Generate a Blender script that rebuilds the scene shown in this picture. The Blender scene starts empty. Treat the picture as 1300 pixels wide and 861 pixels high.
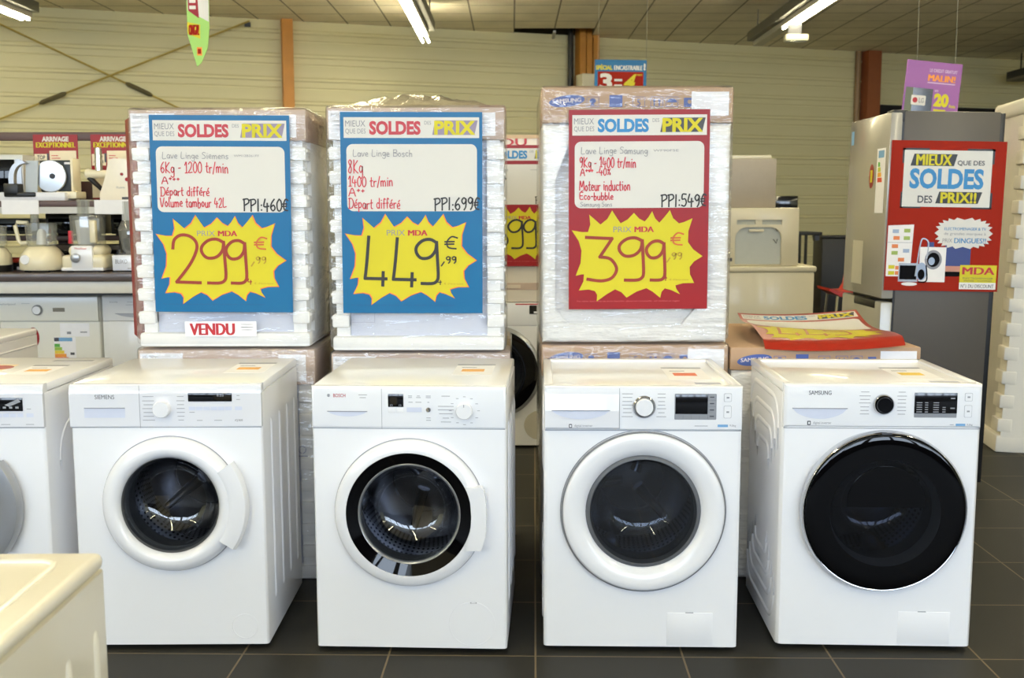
import bpy, bmesh, math, random
from mathutils import Matrix, Vector
PI = math.pi
rnd = random.Random(7)
S = bpy.context.scene
COL = S.collection

# ------------------------------------------------------------------ materials
def lin(c):
    return tuple((x/255/12.92 if x/255 <= .04045 else ((x/255+.055)/1.055)**2.4) for x in c) + (1.0,)

MATS = {}
def mat(name, rgb, rough=.5, metal=0.0, coat=0.0, var=.04, scale=30, bump=0.0, bscale=200, spec=.5, stretch=None, bdist=.002):
    """Principled material whose colour wavers a little with noise and whose surface may carry a fine bump."""
    if name in MATS: return MATS[name]
    m = bpy.data.materials.new(name); m.use_nodes = True
    nt = m.node_tree; b = nt.nodes['Principled BSDF']; L = nt.links
    c = lin(rgb)
    tc = nt.nodes.new('ShaderNodeTexCoord')
    no = nt.nodes.new('ShaderNodeTexNoise'); no.inputs['Scale'].default_value = scale
    L.new(tc.outputs['Object'], no.inputs['Vector'])
    mx = nt.nodes.new('ShaderNodeMix'); mx.data_type = 'RGBA'
    mx.inputs[6].default_value = tuple(v*(1-var) for v in c[:3])+(1,)
    mx.inputs[7].default_value = tuple(min(1, v*(1+var)) for v in c[:3])+(1,)
    L.new(no.outputs['Fac'], mx.inputs[0]); L.new(mx.outputs[2], b.inputs['Base Color'])
    b.inputs['Roughness'].default_value = rough; b.inputs['Metallic'].default_value = metal
    b.inputs['Coat Weight'].default_value = coat; b.inputs['Coat Roughness'].default_value = .06
    b.inputs['Specular IOR Level'].default_value = spec
    if bump:
        n2 = nt.nodes.new('ShaderNodeTexNoise'); n2.inputs['Scale'].default_value = bscale
        n2.inputs['Detail'].default_value = 4
        if stretch:
            mp = nt.nodes.new('ShaderNodeMapping'); mp.inputs['Scale'].default_value = stretch
            L.new(tc.outputs['Object'], mp.inputs['Vector']); L.new(mp.outputs[0], n2.inputs['Vector'])
        else: L.new(tc.outputs['Object'], n2.inputs['Vector'])
        bp = nt.nodes.new('ShaderNodeBump'); bp.inputs['Strength'].default_value = bump; bp.inputs['Distance'].default_value = bdist
        L.new(n2.outputs['Fac'], bp.inputs['Height']); L.new(bp.outputs[0], b.inputs['Normal'])
    MATS[name] = m
    return m

def glass(name, tint, clear=.9, rough=.02, haze=0.0, hazergb=(235, 238, 245), bump=0, bscale=20, stretch=(1,1,1), spec=.0):
    """Pane or film: see-through, reflecting by Fresnel, optionally a little milky or crinkled."""
    if name in MATS: return MATS[name]
    m = bpy.data.materials.new(name); m.use_nodes = True
    nt = m.node_tree; nt.nodes.remove(nt.nodes['Principled BSDF']); L = nt.links
    out = nt.nodes['Material Output']
    tr = nt.nodes.new('ShaderNodeBsdfTransparent'); tr.inputs[0].default_value = tuple(v*clear for v in lin(tint)[:3])+(1,)
    gl = nt.nodes.new('ShaderNodeBsdfGlossy'); gl.inputs['Roughness'].default_value = rough
    lw = nt.nodes.new('ShaderNodeLayerWeight'); lw.inputs['Blend'].default_value = .5     # Schlick from the facing angle, the same on both sides
    pw = nt.nodes.new('ShaderNodeMath'); pw.operation = 'POWER'; pw.inputs[1].default_value = 5
    ad = nt.nodes.new('ShaderNodeMath'); ad.operation = 'MULTIPLY_ADD'; ad.inputs[1].default_value = .9; ad.inputs[2].default_value = .04+spec
    L.new(lw.outputs['Facing'], pw.inputs[0]); L.new(pw.outputs[0], ad.inputs[0])
    mx = nt.nodes.new('ShaderNodeMixShader'); L.new(ad.outputs[0], mx.inputs[0]); L.new(gl.outputs[0], mx.inputs[2])
    if haze:
        df = nt.nodes.new('ShaderNodeBsdfDiffuse'); df.inputs[0].default_value = lin(hazergb)
        m2 = nt.nodes.new('ShaderNodeMixShader'); m2.inputs[0].default_value = haze
        L.new(tr.outputs[0], m2.inputs[1]); L.new(df.outputs[0], m2.inputs[2]); L.new(m2.outputs[0], mx.inputs[1])
    else: L.new(tr.outputs[0], mx.inputs[1])
    if bump:
        tc = nt.nodes.new('ShaderNodeTexCoord'); mp = nt.nodes.new('ShaderNodeMapping'); mp.inputs['Scale'].default_value = stretch
        no = nt.nodes.new('ShaderNodeTexNoise'); no.inputs['Scale'].default_value = bscale; no.inputs['Detail'].default_value = 3
        bp = nt.nodes.new('ShaderNodeBump'); bp.inputs['Strength'].default_value = bump; bp.inputs['Distance'].default_value = .02
        L.new(tc.outputs['Object'], mp.inputs[0]); L.new(mp.outputs[0], no.inputs['Vector']); L.new(no.outputs['Fac'], bp.inputs['Height'])
        L.new(bp.outputs[0], gl.inputs['Normal'])
    L.new(mx.outputs[0], out.inputs[0])
    MATS[name] = m
    return m

def emit(name, rgb, s):
    if name in MATS: return MATS[name]
    m = bpy.data.materials.new(name); m.use_nodes = True
    b = m.node_tree.nodes['Principled BSDF']
    b.inputs['Base Color'].default_value = (.9, .9, .9, 1)
    b.inputs['Emission Color'].default_value = lin(rgb); b.inputs['Emission Strength'].default_value = s
    MATS[name] = m
    return m

def drum_mat():
    m = mat('perforated_steel', (150, 150, 155), .28, 1.0, var=.05)
    nt = m.node_tree; L = nt.links; b = nt.nodes['Principled BSDF']
    uv = nt.nodes.new('ShaderNodeUVMap')
    mp = nt.nodes.new('ShaderNodeMapping'); mp.inputs['Scale'].default_value = (90, 26, 1)
    vo = nt.nodes.new('ShaderNodeTexVoronoi'); vo.inputs['Scale'].default_value = 1; vo.inputs['Randomness'].default_value = 0
    rp = nt.nodes.new('ShaderNodeValToRGB'); rp.color_ramp.elements[0].position = .22; rp.color_ramp.elements[1].position = .3
    rp.color_ramp.elements[0].color = (.01, .01, .01, 1); rp.color_ramp.elements[1].color = (.33, .33, .35, 1)
    L.new(uv.outputs[0], mp.inputs[0]); L.new(mp.outputs[0], vo.inputs['Vector']); L.new(vo.outputs['Distance'], rp.inputs[0])
    L.new(rp.outputs[0], b.inputs['Base Color'])
    return m

ENAMEL = mat('white_enamel', (238, 238, 240), .28, coat=.4, var=.006)
PANEL = mat('white_panel_plastic', (234, 235, 238), .22, coat=.5, var=.005)
PLASTIC = mat('white_plastic', (233, 233, 235), .25, coat=.3, var=.006)
GLOSSW = mat('gloss_white_plastic', (224, 225, 230), .05, coat=.6, var=.004)
CREAME = mat('cream_enamel', (228, 223, 207), .3, coat=.3, var=.006)
CREAM = mat('cream_plastic', (226, 217, 188), .35, coat=.2, var=.02)
RECESS = mat('recess_blue_white', (205, 210, 226), .4)
SEAM = mat('seam_grey', (150, 152, 158), .6)
INK = mat('grey_ink', (140, 142, 148), .6)
DINK = mat('dark_ink', (70, 72, 80), .6)
BLACKG = mat('black_gloss', (4, 4, 6), .03, var=0, spec=.35)
BLACK = mat('black_plastic', (16, 16, 18), .4)
SCREEN = mat('dark_screen', (12, 12, 15), .12, coat=.4)
CHROME = mat('chrome', (205, 206, 210), .12, 1.0, var=.02)
SILVER = mat('silver_plastic', (168, 170, 174), .3, .6)
STEEL = drum_mat()
STEELP = mat('plain_steel', (150, 150, 154), .25, 1.0)
GASKET = mat('grey_rubber', (88, 90, 94), .45)
BOWL = glass('door_glass', (215, 220, 228), .8, .01, spec=.05)
TINT = glass('smoked_glass', (172, 176, 188), .75, .01)
RUBBER = mat('black_rubber', (18, 18, 18), .7)
PAPER = mat('white_paper', (236, 235, 238), .6)
FOAM = mat('white_polystyrene', (244, 243, 240), .7, var=.02, scale=120, bump=.12, bscale=220, bdist=.001)
CARD = mat('brown_cardboard', (178, 146, 116), .7, var=.06, scale=14, bump=.15, bscale=60)
CARDP = mat('pale_cardboard', (190, 168, 152), .6, var=.05, scale=14)
FILM = glass('stretch_film', (253, 253, 253), .99, .10, haze=.05, bump=.8, bscale=7, stretch=(1, 1, 3.2), spec=.02)
FILMT = glass('loose_film', (250, 248, 240), .97, .12, haze=.18, hazergb=(240, 232, 210), bump=.9, bscale=16)
BLUE = mat('sign_blue', (4, 96, 146), .38, var=.01, spec=.35)
RED = mat('sign_red', (142, 16, 20), .38, var=.01, spec=.35)
ORED = mat('poster_red', (146, 32, 12), .55, var=.01, spec=.12)
YEL = mat('sign_yellow', (202, 190, 34), .5, var=.01, spec=.3)
WHITE = mat('sign_white', (211, 208, 201), .5, var=.005, spec=.3)
SBLUE = mat('lettering_blue', (20, 118, 175), .4)
SRED = mat('lettering_red', (176, 26, 36), .4)
GREY = mat('lettering_grey', (130, 130, 136), .5)
LILAC = mat('lettering_shade', (140, 128, 150), .5)
ORANGE = mat('star_outline', (232, 120, 50), .5)
MARKR = mat('red_marker', (196, 40, 56), .5)
MARKD = mat('brown_red_marker', (140, 40, 6), .5)
MARKK = mat('black_marker', (34, 32, 30), .5)
GINK = mat('gold_ink', (170, 140, 20), .5)
BOXBLUE = mat('carton_blue_ink', (70, 92, 160), .6)

# ------------------------------------------------------------------ mesh builder
class MB:
    def __init__(s): s.bm = bmesh.new(); s.uv = s.bm.loops.layers.uv.new('UVMap')
    def merge(s, b2, M=None):
        if M is not None: b2.transform(M)
        me = bpy.data.meshes.new('tmp'); b2.to_mesh(me); b2.free(); s.bm.from_mesh(me); bpy.data.meshes.remove(me)
        return s
    def box(s, x0, x1, y0, y1, z0, z1, r=0, seg=2, axes=None, M=None):
        b = bmesh.new(); bmesh.ops.create_cube(b, size=1)
        b.transform(Matrix.Translation(((x0+x1)/2, (y0+y1)/2, (z0+z1)/2)) @ Matrix.Diagonal((abs(x1-x0), abs(y1-y0), abs(z1-z0), 1)))
        if r:
            es = []
            for e in b.edges:
                d = (e.verts[0].co-e.verts[1].co); k = max(range(3), key=lambda i: abs(d[i]))
                if axes is None or 'xyz'[k] in axes: es.append(e)
            bmesh.ops.bevel(b, geom=es, offset=r, segments=seg, affect='EDGES', profile=.5)
        return s.merge(b, M)
    def lathe(s, prof, n=64, c=(0, 0, 0), axis='y', a0=0, a1=2*PI, closed=False):
        """profile of (radius, position along the axis) turned about the axis"""
        full = abs(a1-a0-2*PI) < 1e-6; m = n if full else n+1
        rings = []; bm = s.bm
        for r, t in prof:
            ring = []
            if r < 1e-6:
                p = (c[0], c[1]+t, c[2]) if axis == 'y' else (c[0], c[1], c[2]+t)
                v = bm.verts.new(p); ring = [v]*m
            else:
                for i in range(m):
                    a = a0+(a1-a0)*i/n
                    if axis == 'y': p = (c[0]+r*math.cos(a), c[1]+t, c[2]+r*math.sin(a))
                    elif axis == 'x': p = (c[0]+t, c[1]+r*math.cos(a), c[2]+r*math.sin(a))
                    else: p = (c[0]+r*math.cos(a), c[1]+r*math.sin(a), c[2]+t)
                    ring.append(bm.verts.new(p))
            rings.append(ring)
        prs = list(zip(rings, rings[1:])) + ([(rings[-1], rings[0])] if closed else [])
        for k, (A, B) in enumerate(prs):
            for i in range(n):
                j = (i+1) % m
                vs = []
                for v in (A[i], A[j], B[j], B[i]):
                    if v not in vs: vs.append(v)
                if len(vs) > 2:
                    try: f = bm.faces.new(vs)
                    except ValueError: continue
                    q = {A[i]: (i/n, k/len(prs)), A[j]: ((i+1)/n, k/len(prs)), B[j]: ((i+1)/n, (k+1)/len(prs)), B[i]: (i/n, (k+1)/len(prs))}
                    for l in f.loops: l[s.uv].uv = q[l.vert]
        return s
    def tube(s, pts, r, n=8, cap=True):
        bm = s.bm; pts = [Vector(p) for p in pts]; rings = []
        rs = r if isinstance(r, (list, tuple)) else [r]*len(pts)
        for i, p in enumerate(pts):
            d = (pts[min(i+1, len(pts)-1)]-pts[max(i-1, 0)]).normalized()
            u = d.cross(Vector((0, 0, 1)))
            if u.length < 1e-3: u = d.cross(Vector((0, 1, 0)))
            u.normalize(); w = d.cross(u)
            rings.append([bm.verts.new(p+(u*math.cos(2*PI*k/n)+w*math.sin(2*PI*k/n))*rs[i]) for k in range(n)])
        for A, B in zip(rings, rings[1:]):
            for k in range(n): bm.faces.new((A[k], A[(k+1) % n], B[(k+1) % n], B[k]))
        if cap: bm.faces.new(rings[0][::-1]); bm.faces.new(rings[-1])
        return s
    def prism(s, pts, y0, y1):
        """polygon in the xz plane given depth from y0 to y1"""
        bm = s.bm
        A = [bm.verts.new((x, y0, z)) for x, z in pts]; B = [bm.verts.new((x, y1, z)) for x, z in pts]
        bm.faces.new(A); bm.faces.new(B[::-1]); n = len(pts)
        for i in range(n): bm.faces.new((A[i], B[i], B[(i+1) % n], A[(i+1) % n]))
        return s
    def prismz(s, pts, z0, z1):
        bm = s.bm
        A = [bm.verts.new((x, y, z0)) for x, y in pts]; B = [bm.verts.new((x, y, z1)) for x, y in pts]
        bm.faces.new(A[::-1]); bm.faces.new(B); n = len(pts)
        for i in range(n): bm.faces.new((A[(i+1) % n], B[(i+1) % n], B[i], A[i]))
        return s
    def flat(s, pts, y):
        vs = [s.bm.verts.new((x, y, z)) for x, z in pts]; s.bm.faces.new(vs); return s
    def build(s, name, m, parent=None, smooth=35, fix=True, M=None):
        if fix: bmesh.ops.recalc_face_normals(s.bm, faces=s.bm.faces)
        if M is not None: s.bm.transform(M)
        me = bpy.data.meshes.new(name); s.bm.to_mesh(me); s.bm.free()
        for x in (m if isinstance(m, list) else [m]): me.materials.append(x)
        if smooth:
            me.polygons.foreach_set('use_smooth', [True]*len(me.polygons)); me.set_sharp_from_angle(angle=math.radians(smooth))
        o = bpy.data.objects.new(name, me); COL.objects.link(o)
        if parent: o.parent = parent
        return o

def cut(o, cutter):
    """take the cutter's volume out of the object's mesh"""
    bmesh.ops.recalc_face_normals(cutter.bm, faces=cutter.bm.faces)
    me = bpy.data.meshes.new('c'); cutter.bm.to_mesh(me); cutter.bm.free()
    c = bpy.data.objects.new('c', me); COL.objects.link(c)
    c.matrix_world = Matrix(); pm = o.parent; o.parent = None
    md = o.modifiers.new('b', 'BOOLEAN'); md.operation = 'DIFFERENCE'; md.solver = 'EXACT'; md.object = c
    dg = bpy.context.evaluated_depsgraph_get(); dg.update()
    nm = bpy.data.meshes.new_from_object(o.evaluated_get(dg)); old = o.data
    o.modifiers.clear(); o.data = nm; nm.name = o.name; bpy.data.objects.remove(c); bpy.data.meshes.remove(old)
    nm.polygons.foreach_set('use_smooth', [True]*len(nm.polygons)); nm.set_sharp_from_angle(angle=math.radians(30))
    o.parent = pm
    return o

def add_to(o, b):
    """join further shaping into the object's mesh"""
    bmesh.ops.recalc_face_normals(b.bm, faces=b.bm.faces)
    b.bm.from_mesh(o.data); b.bm.to_mesh(o.data); b.bm.free(); me = o.data
    me.polygons.foreach_set('use_smooth', [True]*len(me.polygons)); me.set_sharp_from_angle(angle=math.radians(30))

def tag(o, label, cat, group=None):
    o['label'] = label; o['category'] = cat
    if group: o['group'] = group
    return o
def thing(name, label, cat, loc=(0, 0, 0), rz=0, group=None, rot=None):
    o = bpy.data.objects.new(name, None); COL.objects.link(o); o.empty_display_size = .1
    o.location = loc; o.rotation_euler = rot or (0, 0, rz)
    return tag(o, label, cat, group)
def struct(o): o['kind'] = 'structure'; return o

# ------------------------------------------------------------------ lettering and flat print
TXT = {}
def glyphs(s, bold=0.0, shear=0.0):
    k = (s, bold, shear)
    if k not in TXT:
        cu = bpy.data.curves.new('t', 'FONT'); cu.body = s; cu.offset = bold; cu.shear = shear; cu.resolution_u = 3; cu.fill_mode = 'FRONT'
        o = bpy.data.objects.new('t', cu); COL.objects.link(o)
        dg = bpy.context.evaluated_depsgraph_get(); dg.update()
        me = bpy.data.meshes.new_from_object(o.evaluated_get(dg))
        vs = [v.co.copy() for v in me.vertices]; fs = [list(p.vertices) for p in me.polygons]
        bpy.data.objects.remove(o); bpy.data.curves.remove(cu); bpy.data.meshes.remove(me)
        xs = [v.x for v in vs] or [0]; ys = [v.y for v in vs] or [0]
        x0, x1, y0, y1 = min(xs), max(xs), min(ys), max(ys)
        TXT[k] = ([((v.x-x0)/max(1e-6, x1-x0), (v.y-y0)/max(1e-6, y1-y0)) for v in vs], fs)
    return TXT[k]

def smooth_line(pts, n=5):
    if len(pts) < 3: return pts
    out = []; P = [pts[0]]+list(pts)+[pts[-1]]
    for i in range(1, len(P)-2):
        p0, p1, p2, p3 = P[i-1:i+3]
        for k in range(n):
            t = k/n
            out.append(tuple(.5*(2*p1[j]+(p2[j]-p0[j])*t+(2*p0[j]-5*p1[j]+4*p2[j]-p3[j])*t*t+(3*p1[j]-p0[j]-3*p2[j]+p3[j])*t**3) for j in (0, 1)))
    return out+[pts[-1]]

class Pic:
    """Print on a face: u runs right and v down, in the unit square of a W x H rectangle whose top left corner is (x0, z0); layers step forwards."""
    def __init__(s, parent, x0, z0, W, H, y, step=.0006, M=None):
        s.p, s.x0, s.z0, s.W, s.H, s.y, s.step, s.M = parent, x0, z0, W, H, y, step, M; s.d = {}
    def xz(s, u, v): return (s.x0+u*s.W, s.z0-v*s.H)
    gid = 0; last = 0
    def new(s): Pic.last += 1; s.gid = Pic.last      # what follows is a piece of its own
    def mb(s, name, m):
        k = (name, m.name, s.gid)
        if k not in s.d: s.d[k] = (MB(), m)
        return s.d[k][0]
    ONE = {'button', 'button_face', 'corner_bracket', 'black_stripe', 'white_card', 'underline', 'wire', 'packing_label', 'badge', 'price_sheet', 'door_sheet', 'yellow_tag', 'energy_stripe', 'printed_food', 'red_lettering', 'white_lettering', 'yellow_lettering', 'black_lettering', 'printed_screen', 'panel_seam'}
    def poly(s, name, m, pts, k=1):
        if name in s.ONE and not s.gid:
            s.new(); s.mb(name, m).flat([s.xz(*p) for p in pts], s.y-k*s.step); s.gid = 0; return
        s.mb(name, m).flat([s.xz(*p) for p in pts], s.y-k*s.step)
    def rect(s, name, m, u0, v0, u1, v1, k=1, r=0, shear=0):
        if not r: return s.poly(name, m, [(u0+shear, v0), (u1+shear, v0), (u1, v1), (u0, v1)], k)
        rv = r*s.W/s.H; pts = []
        for cx, cy, a in ((u1-r, v0+rv, -90), (u1-r, v1-rv, 0), (u0+r, v1-rv, 90), (u0+r, v0+rv, 180)):
            for i in range(7): t = math.radians(a+15*i); pts.append((cx+r*math.cos(t), cy+rv*math.sin(t)))
        s.poly(name, m, pts, k)
    def ell(s, name, m, cu, cv, ru, rv, k=1, n=40, rot=0):
        c, q = math.cos(rot), math.sin(rot)
        s.poly(name, m, [(cu+ru*math.cos(2*PI*i/n)*c-ru*math.sin(2*PI*i/n)*q*.3, cv+rv*math.sin(2*PI*i/n)+ru*math.cos(2*PI*i/n)*q*s.W/s.H) for i in range(n)], k)
    def text(s, name, m, t, u0, v0, u1, v1, k=2, bold=0.0, shear=0.0, slope=0.0):
        g = s.gid
        if bold and set(t) & set('MWNn'):        # heavy letters with diagonals: three close strikes instead of an outset outline
            if not g: s.new()
            d = bold*abs(v1-v0)*s.H/s.W*1.25
            for i, q in enumerate((-1, -.5, 0, .5, 1)): s.text(name, m, t, u0+d+q*d, v0, u1-d+q*d, v1, k+.06*i, 0, shear, slope)
            s.gid = g; return
        vs, fs = glyphs(t, bold, shear)
        if not g: s.new()
        bm = s.mb(name, m).bm; s.gid = g
        V = []
        for a, b in vs:
            x, z = s.xz(u0+a*(u1-u0), v1+(v0-v1)*b+slope*a); V.append(bm.verts.new((x, s.y-k*s.step, z)))
        for f in fs:
            try: bm.faces.new([V[i] for i in f])
            except ValueError: pass
    def stroke(s, name, m, pts, w, k=3, sm=True):
        """a pen stroke of width w metres"""
        s.n = getattr(s, 'n', 0)+1; k += .08*(s.n % 14)
        P = [Vector(s.xz(*p)) for p in (smooth_line(pts) if sm else pts)]; bm = s.mb(name, m).bm; A = []
        for i, p in enumerate(P):
            d = P[min(i+1, len(P)-1)]-P[max(i-1, 0)]
            if d.length < 1e-9: d = Vector((1, 0))
            d.normalize(); n = Vector((-d.y, d.x))*w/2
            if i == 0: p = p-d*w/3
            if i == len(P)-1: p = p+d*w/3
            A.append((bm.verts.new((p.x+n.x, s.y-k*s.step, p.y+n.y)), bm.verts.new((p.x-n.x, s.y-k*s.step, p.y-n.y))))
        for a, b in zip(A, A[1:]):
            bm.faces.new((a[0], a[1], b[1], b[0]))
    def done(s, warp=None):
        for (name, _, _), (mb, m) in s.d.items():
            for f in mb.bm.faces:
                f.normal_update()
                if f.normal.y > 0: f.normal_flip()
            if warp:
                bmesh.ops.triangulate(mb.bm, faces=mb.bm.faces)
                for _ in range(6):
                    es = [e for e in mb.bm.edges if e.calc_length() > .03]
                    if not es: break
                    bmesh.ops.subdivide_edges(mb.bm, edges=es, cuts=1); bmesh.ops.triangulate(mb.bm, faces=mb.bm.faces)
                for v in mb.bm.verts: v.co.y += warp(v.co.x, v.co.z)
            mb.build(name, m, s.p, smooth=35 if warp else 0, fix=False, M=s.M)
        s.d = {}
# ------------------------------------------------------------------ washing machines (front at y = 0, door towards -y)
def capsule_path(y0, y1, z0, z1, r, x, n=6, open_top=False):
    pts = []
    for cy, cz, a in ((y1-r, z1-r, 0), (y0+r, z1-r, 90), (y0+r, z0+r, 180), (y1-r, z0+r, 270)):
        for i in range(n+1): t = math.radians(a+90*i/n); pts.append((x, cy+r*math.cos(t), cz+r*math.sin(t)))
    return pts+[pts[0]]

def cabinet(t, w, h, d, cx, cz, rh, bev=.012, lid='plain', side='grooves', m=ENAMEL, lm=None):
    body = MB().box(-w/2, w/2, 0, d, .016, h-.028, r=bev, seg=3, axes='z').build('cabinet', m, t, 30)
    if rh:
        cut(body, MB().lathe([(0, -.03), (rh, -.03), (rh, .1), (.246, .1), (.246, .47), (0, .47)], 72, (cx, 0, cz)))
    b = MB()
    if side == 'grooves':
        for sx in (-1, 1):
            for i in range(4):
                y = .12+(d-.2)*i/3
                b.tube([(sx*(w/2-.0085), y, z) for z in (.12, .124, .132, .145, h-.145, h-.132, h-.124, h-.12)], [.002, .007, .011, .013, .013, .011, .007, .002], 20)
    if side == 'nested':
        for sx in (-1, 1):
            for i in range(4):
                q = .045*i
                b.tube(capsule_path(.05+q, d-.035-q, .07+1.3*q, h-.06-1.3*q, .09-.35*q, sx*(w/2-.0105)), .0145, 16)
    add_to(body, b)
    l = MB()
    if lid == 'plain': l.box(-w/2+.0015, w/2-.0015, .014, d-.002, h-.027, h, r=.006)
    else:
        l.box(-w/2+.002, w/2-.002, .014, d-.002, h-.027, h-.008, r=.003)
        for x0, x1, y0, y1 in ((-w/2, -w/2+.028, .012, d), (w/2-.028, w/2, .012, d), (-w/2+.01, w/2-.01, d-.035, d), (-w/2+.01, w/2-.01, .012, .03)):
            l.box(x0, x1, y0, y1, h-.026, h, r=.005)
    l.build('top_panel', lm or m, t, 30)
    for sx in (-1, 1):
        for y in (.05, d-.05):
            MB().lathe([(0, 0), (.022, 0), (.024, .006), (.02, .012), (.012, .02), (0, .02)], 16, (sx*(w/2-.05), y, 0), 'z').build('foot', RUBBER, t)
    return body

def drum(t, cx, cz, rg, rh, rot=20):
    MB().lathe([(rh-.0005, .0), (rh-.003, .012), (rh-.018, .03), (rh-.012, .05), (rh-.026, .075), (rh-.022, .1), (rh+.015, .112)], 64, (cx, 0, cz)).build('door_gasket', GASKET, t, 60)
    dr = MB().lathe([(rh-.012, .108), (.215, .125), (.236, .15), (.238, .39), (.215, .43)], 72, (cx, 0, cz)).build('drum', STEEL, t, 50)
    k = MB().lathe([(.216, .43), (.12, .425), (.11, .41), (.05, .405), (0, .40)], 64, (cx, 0, cz))
    for i in range(3):
        a = math.radians(rot+60+120*i)
        k.tube([(cx+.03*math.cos(a), .402, cz+.03*math.sin(a)), (cx+.2*math.cos(a), .424, cz+.2*math.sin(a))], [.022, .012], 8)
    k.build('drum_back', STEELP, dr, 50)
    for i in range(3):
        a = math.radians(rot+120*i); u = Vector((math.cos(a), 0, math.sin(a))); v = Vector((-math.sin(a), 0, math.cos(a)))
        l = MB(); rows = []
        for y, hh in ((.15, .0), (.17, .035), (.27, .045), (.38, .04), (.42, .0)):
            ring = []
            for q, e in ((-.04, 0), (-.02, .75), (0, 1), (.02, .75), (.04, 0)):
                p = Vector((cx, y, cz))+u*(.236-hh*e)+v*q*(1 if hh else .6); ring.append(l.bm.verts.new(p))
            rows.append(ring)
        for A, B in zip(rows, rows[1:]):
            for j in range(4): l.bm.faces.new((A[j], A[j+1], B[j+1], B[j]))
        l.build('drum_lifter', STEELP, dr, 60)

def leaning_panel(w, z0, z1, y0, y1, hh, lean, r=.006):
    """front moulding whose upper strip of height hh leans back by lean"""
    b = MB(); pr = [(y1, z0), (y0+.003, z0), (y0, z0+.003), (y0, z1-hh-.006), (y0+lean*.05, z1-hh), (y0+lean*.5, z1-hh*.5), (y0+lean*.93, z1-.004), (y0+lean+.005, z1), (y1, z1)]
    A = [b.bm.verts.new((-w/2, y, z)) for y, z in pr]; B = [b.bm.verts.new((w/2, y, z)) for y, z in pr]; n = len(pr)
    b.bm.faces.new(A); b.bm.faces.new(B[::-1])
    for i in range(n): b.bm.faces.new((A[i], A[(i+1) % n], B[(i+1) % n], B[i]))
    return b

def door_gap_shade(t, cx, cz, r, m=None):
    MB().lathe([(r, 0), (r, -.0012), (r+.0028, -.0012), (r+.0028, 0)], 96, (cx, 0, cz)).build('door_gap_shade', m or SEAM, t, 60)  # raised grey ring; the gap's shadow is put into its colour

def knob(p, name, x, z, r, y0, depth, m, ring=None, pointer=None):
    o = MB().lathe([(r*1.02, y0), (r, y0-depth*.8), (r*.93, y0-depth), (0, y0-depth*1.02)], 48, (x, 0, z)).build(name, m, p)
    if ring: MB().lathe([(r*1.3, y0), (r*1.28, y0-depth*.35), (r*1.15, y0-depth*.55), (r*1.02, y0-depth*.3)], 48, (x, 0, z)).build('dial_ring', ring, o)
    if pointer: MB().box(x-.0012, x+.0012, y0-depth*1.06, y0-depth, z+r*.55, z+r*.9).build('dial_pointer', pointer, o)
    return o

def bowl(p, cx, cz, r, y, depth, m=None):
    return MB().lathe([(r, y), (r*.97, y-.006), (r*.93, y+.004), (r*.86, y+depth*.55), (r*.74, y+depth*.85), (r*.5, y+depth), (0, y+depth*1.04)], 64, (cx, 0, cz)).build('door_glass', m or BOWL, p, 60)

def drawer_dip(p, x0, x1, z0, z1, y, kind='lens', m=None):
    """hand hold of the detergent drawer: a near-flat patch under a lip"""
    b = MB(); n = 12; rows = [[], [], []]
    for i in range(n+1):
        f = i/n; x = x0+(x1-x0)*f; s = 1 if kind == 'box' else math.sin(PI*f)**.6
        zb = z1-(z1-z0)*(s if kind == 'lens' else 1)
        rows[0].append(b.bm.verts.new((x, y-.0008, z1))); rows[1].append(b.bm.verts.new((x, y+.0, z1-(z1-zb)*.25))); rows[2].append(b.bm.verts.new((x, y-.0008, zb)))
    for A, B in zip(rows, rows[1:]):
        for i in range(n): b.bm.faces.new((A[i], A[i+1], B[i+1], B[i]))
    o = b.build('drawer_grip', m or RECESS, p)  # hardly sunk; the shade of the hand hold is put into the colour
    lip = MB()
    lip.tube([(x0, y-.0006, z1), (x1, y-.0006, z1)], .0016, 6)
    lip.build('grip_lip', SEAM, p)
    return o

def top_stickers(t, w, d, h, x1, kind=0):
    """energy label sheet lying on the lid"""
    M = Matrix.Translation((0, 0, h)) @ Matrix.Rotation(-PI/2, 4, 'X')
    P = Pic(t, x1-.16, -(d-.26), .13, .2, -.0004, .0003, Matrix.Translation((0, 0, h)) @ Matrix.Rotation(-PI/2, 4, 'X'))
    # in this frame x is right and -z runs to the back; v=0 lies nearest the front
    return P

def energy_sheet(t, x0, x1, y0, y1, z, col):
    s = MB().box(x0, x1, y0, y1, z, z+.0004).build('energy_label', PAPER, t)
    a = y0+(y1-y0)*.35; b = y0+(y1-y0)*.6
    MB().box(x0+.025, x0+.1, a, b, z+.0004, z+.0008).build('label_stripe', col, s)
    MB().box(x0, x1, y1+.006, y1+.03, z, z+.0004).box(x0+.02, x0+.07, y0+(y1-y0)*.75, y0+(y1-y0)*.8, z+.0004, z+.0007).build('label_print', SEAM, s)

def tick_rows(P, name, m, x0, x1, zs, h=.0018, jit=.4):
    P.new()
    for z in zs:
        f = rnd.random()*jit
        P.rect(name, m, x0+(x1-x0)*f*.5, z, x1-(x1-x0)*f*.5, z+h, 1)
    P.gid = 0

def mm(t, y):   # print sheet measured in metres: u = x, v = -z
    return Pic(t, 0, 0, 1, 1, y)

OSTRIPE = mat('label_orange', (228, 170, 90), .6); YSTRIPE = mat('label_yellow', (225, 190, 70), .6); RSTRIPE = mat('label_red', (220, 120, 90), .6)

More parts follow.
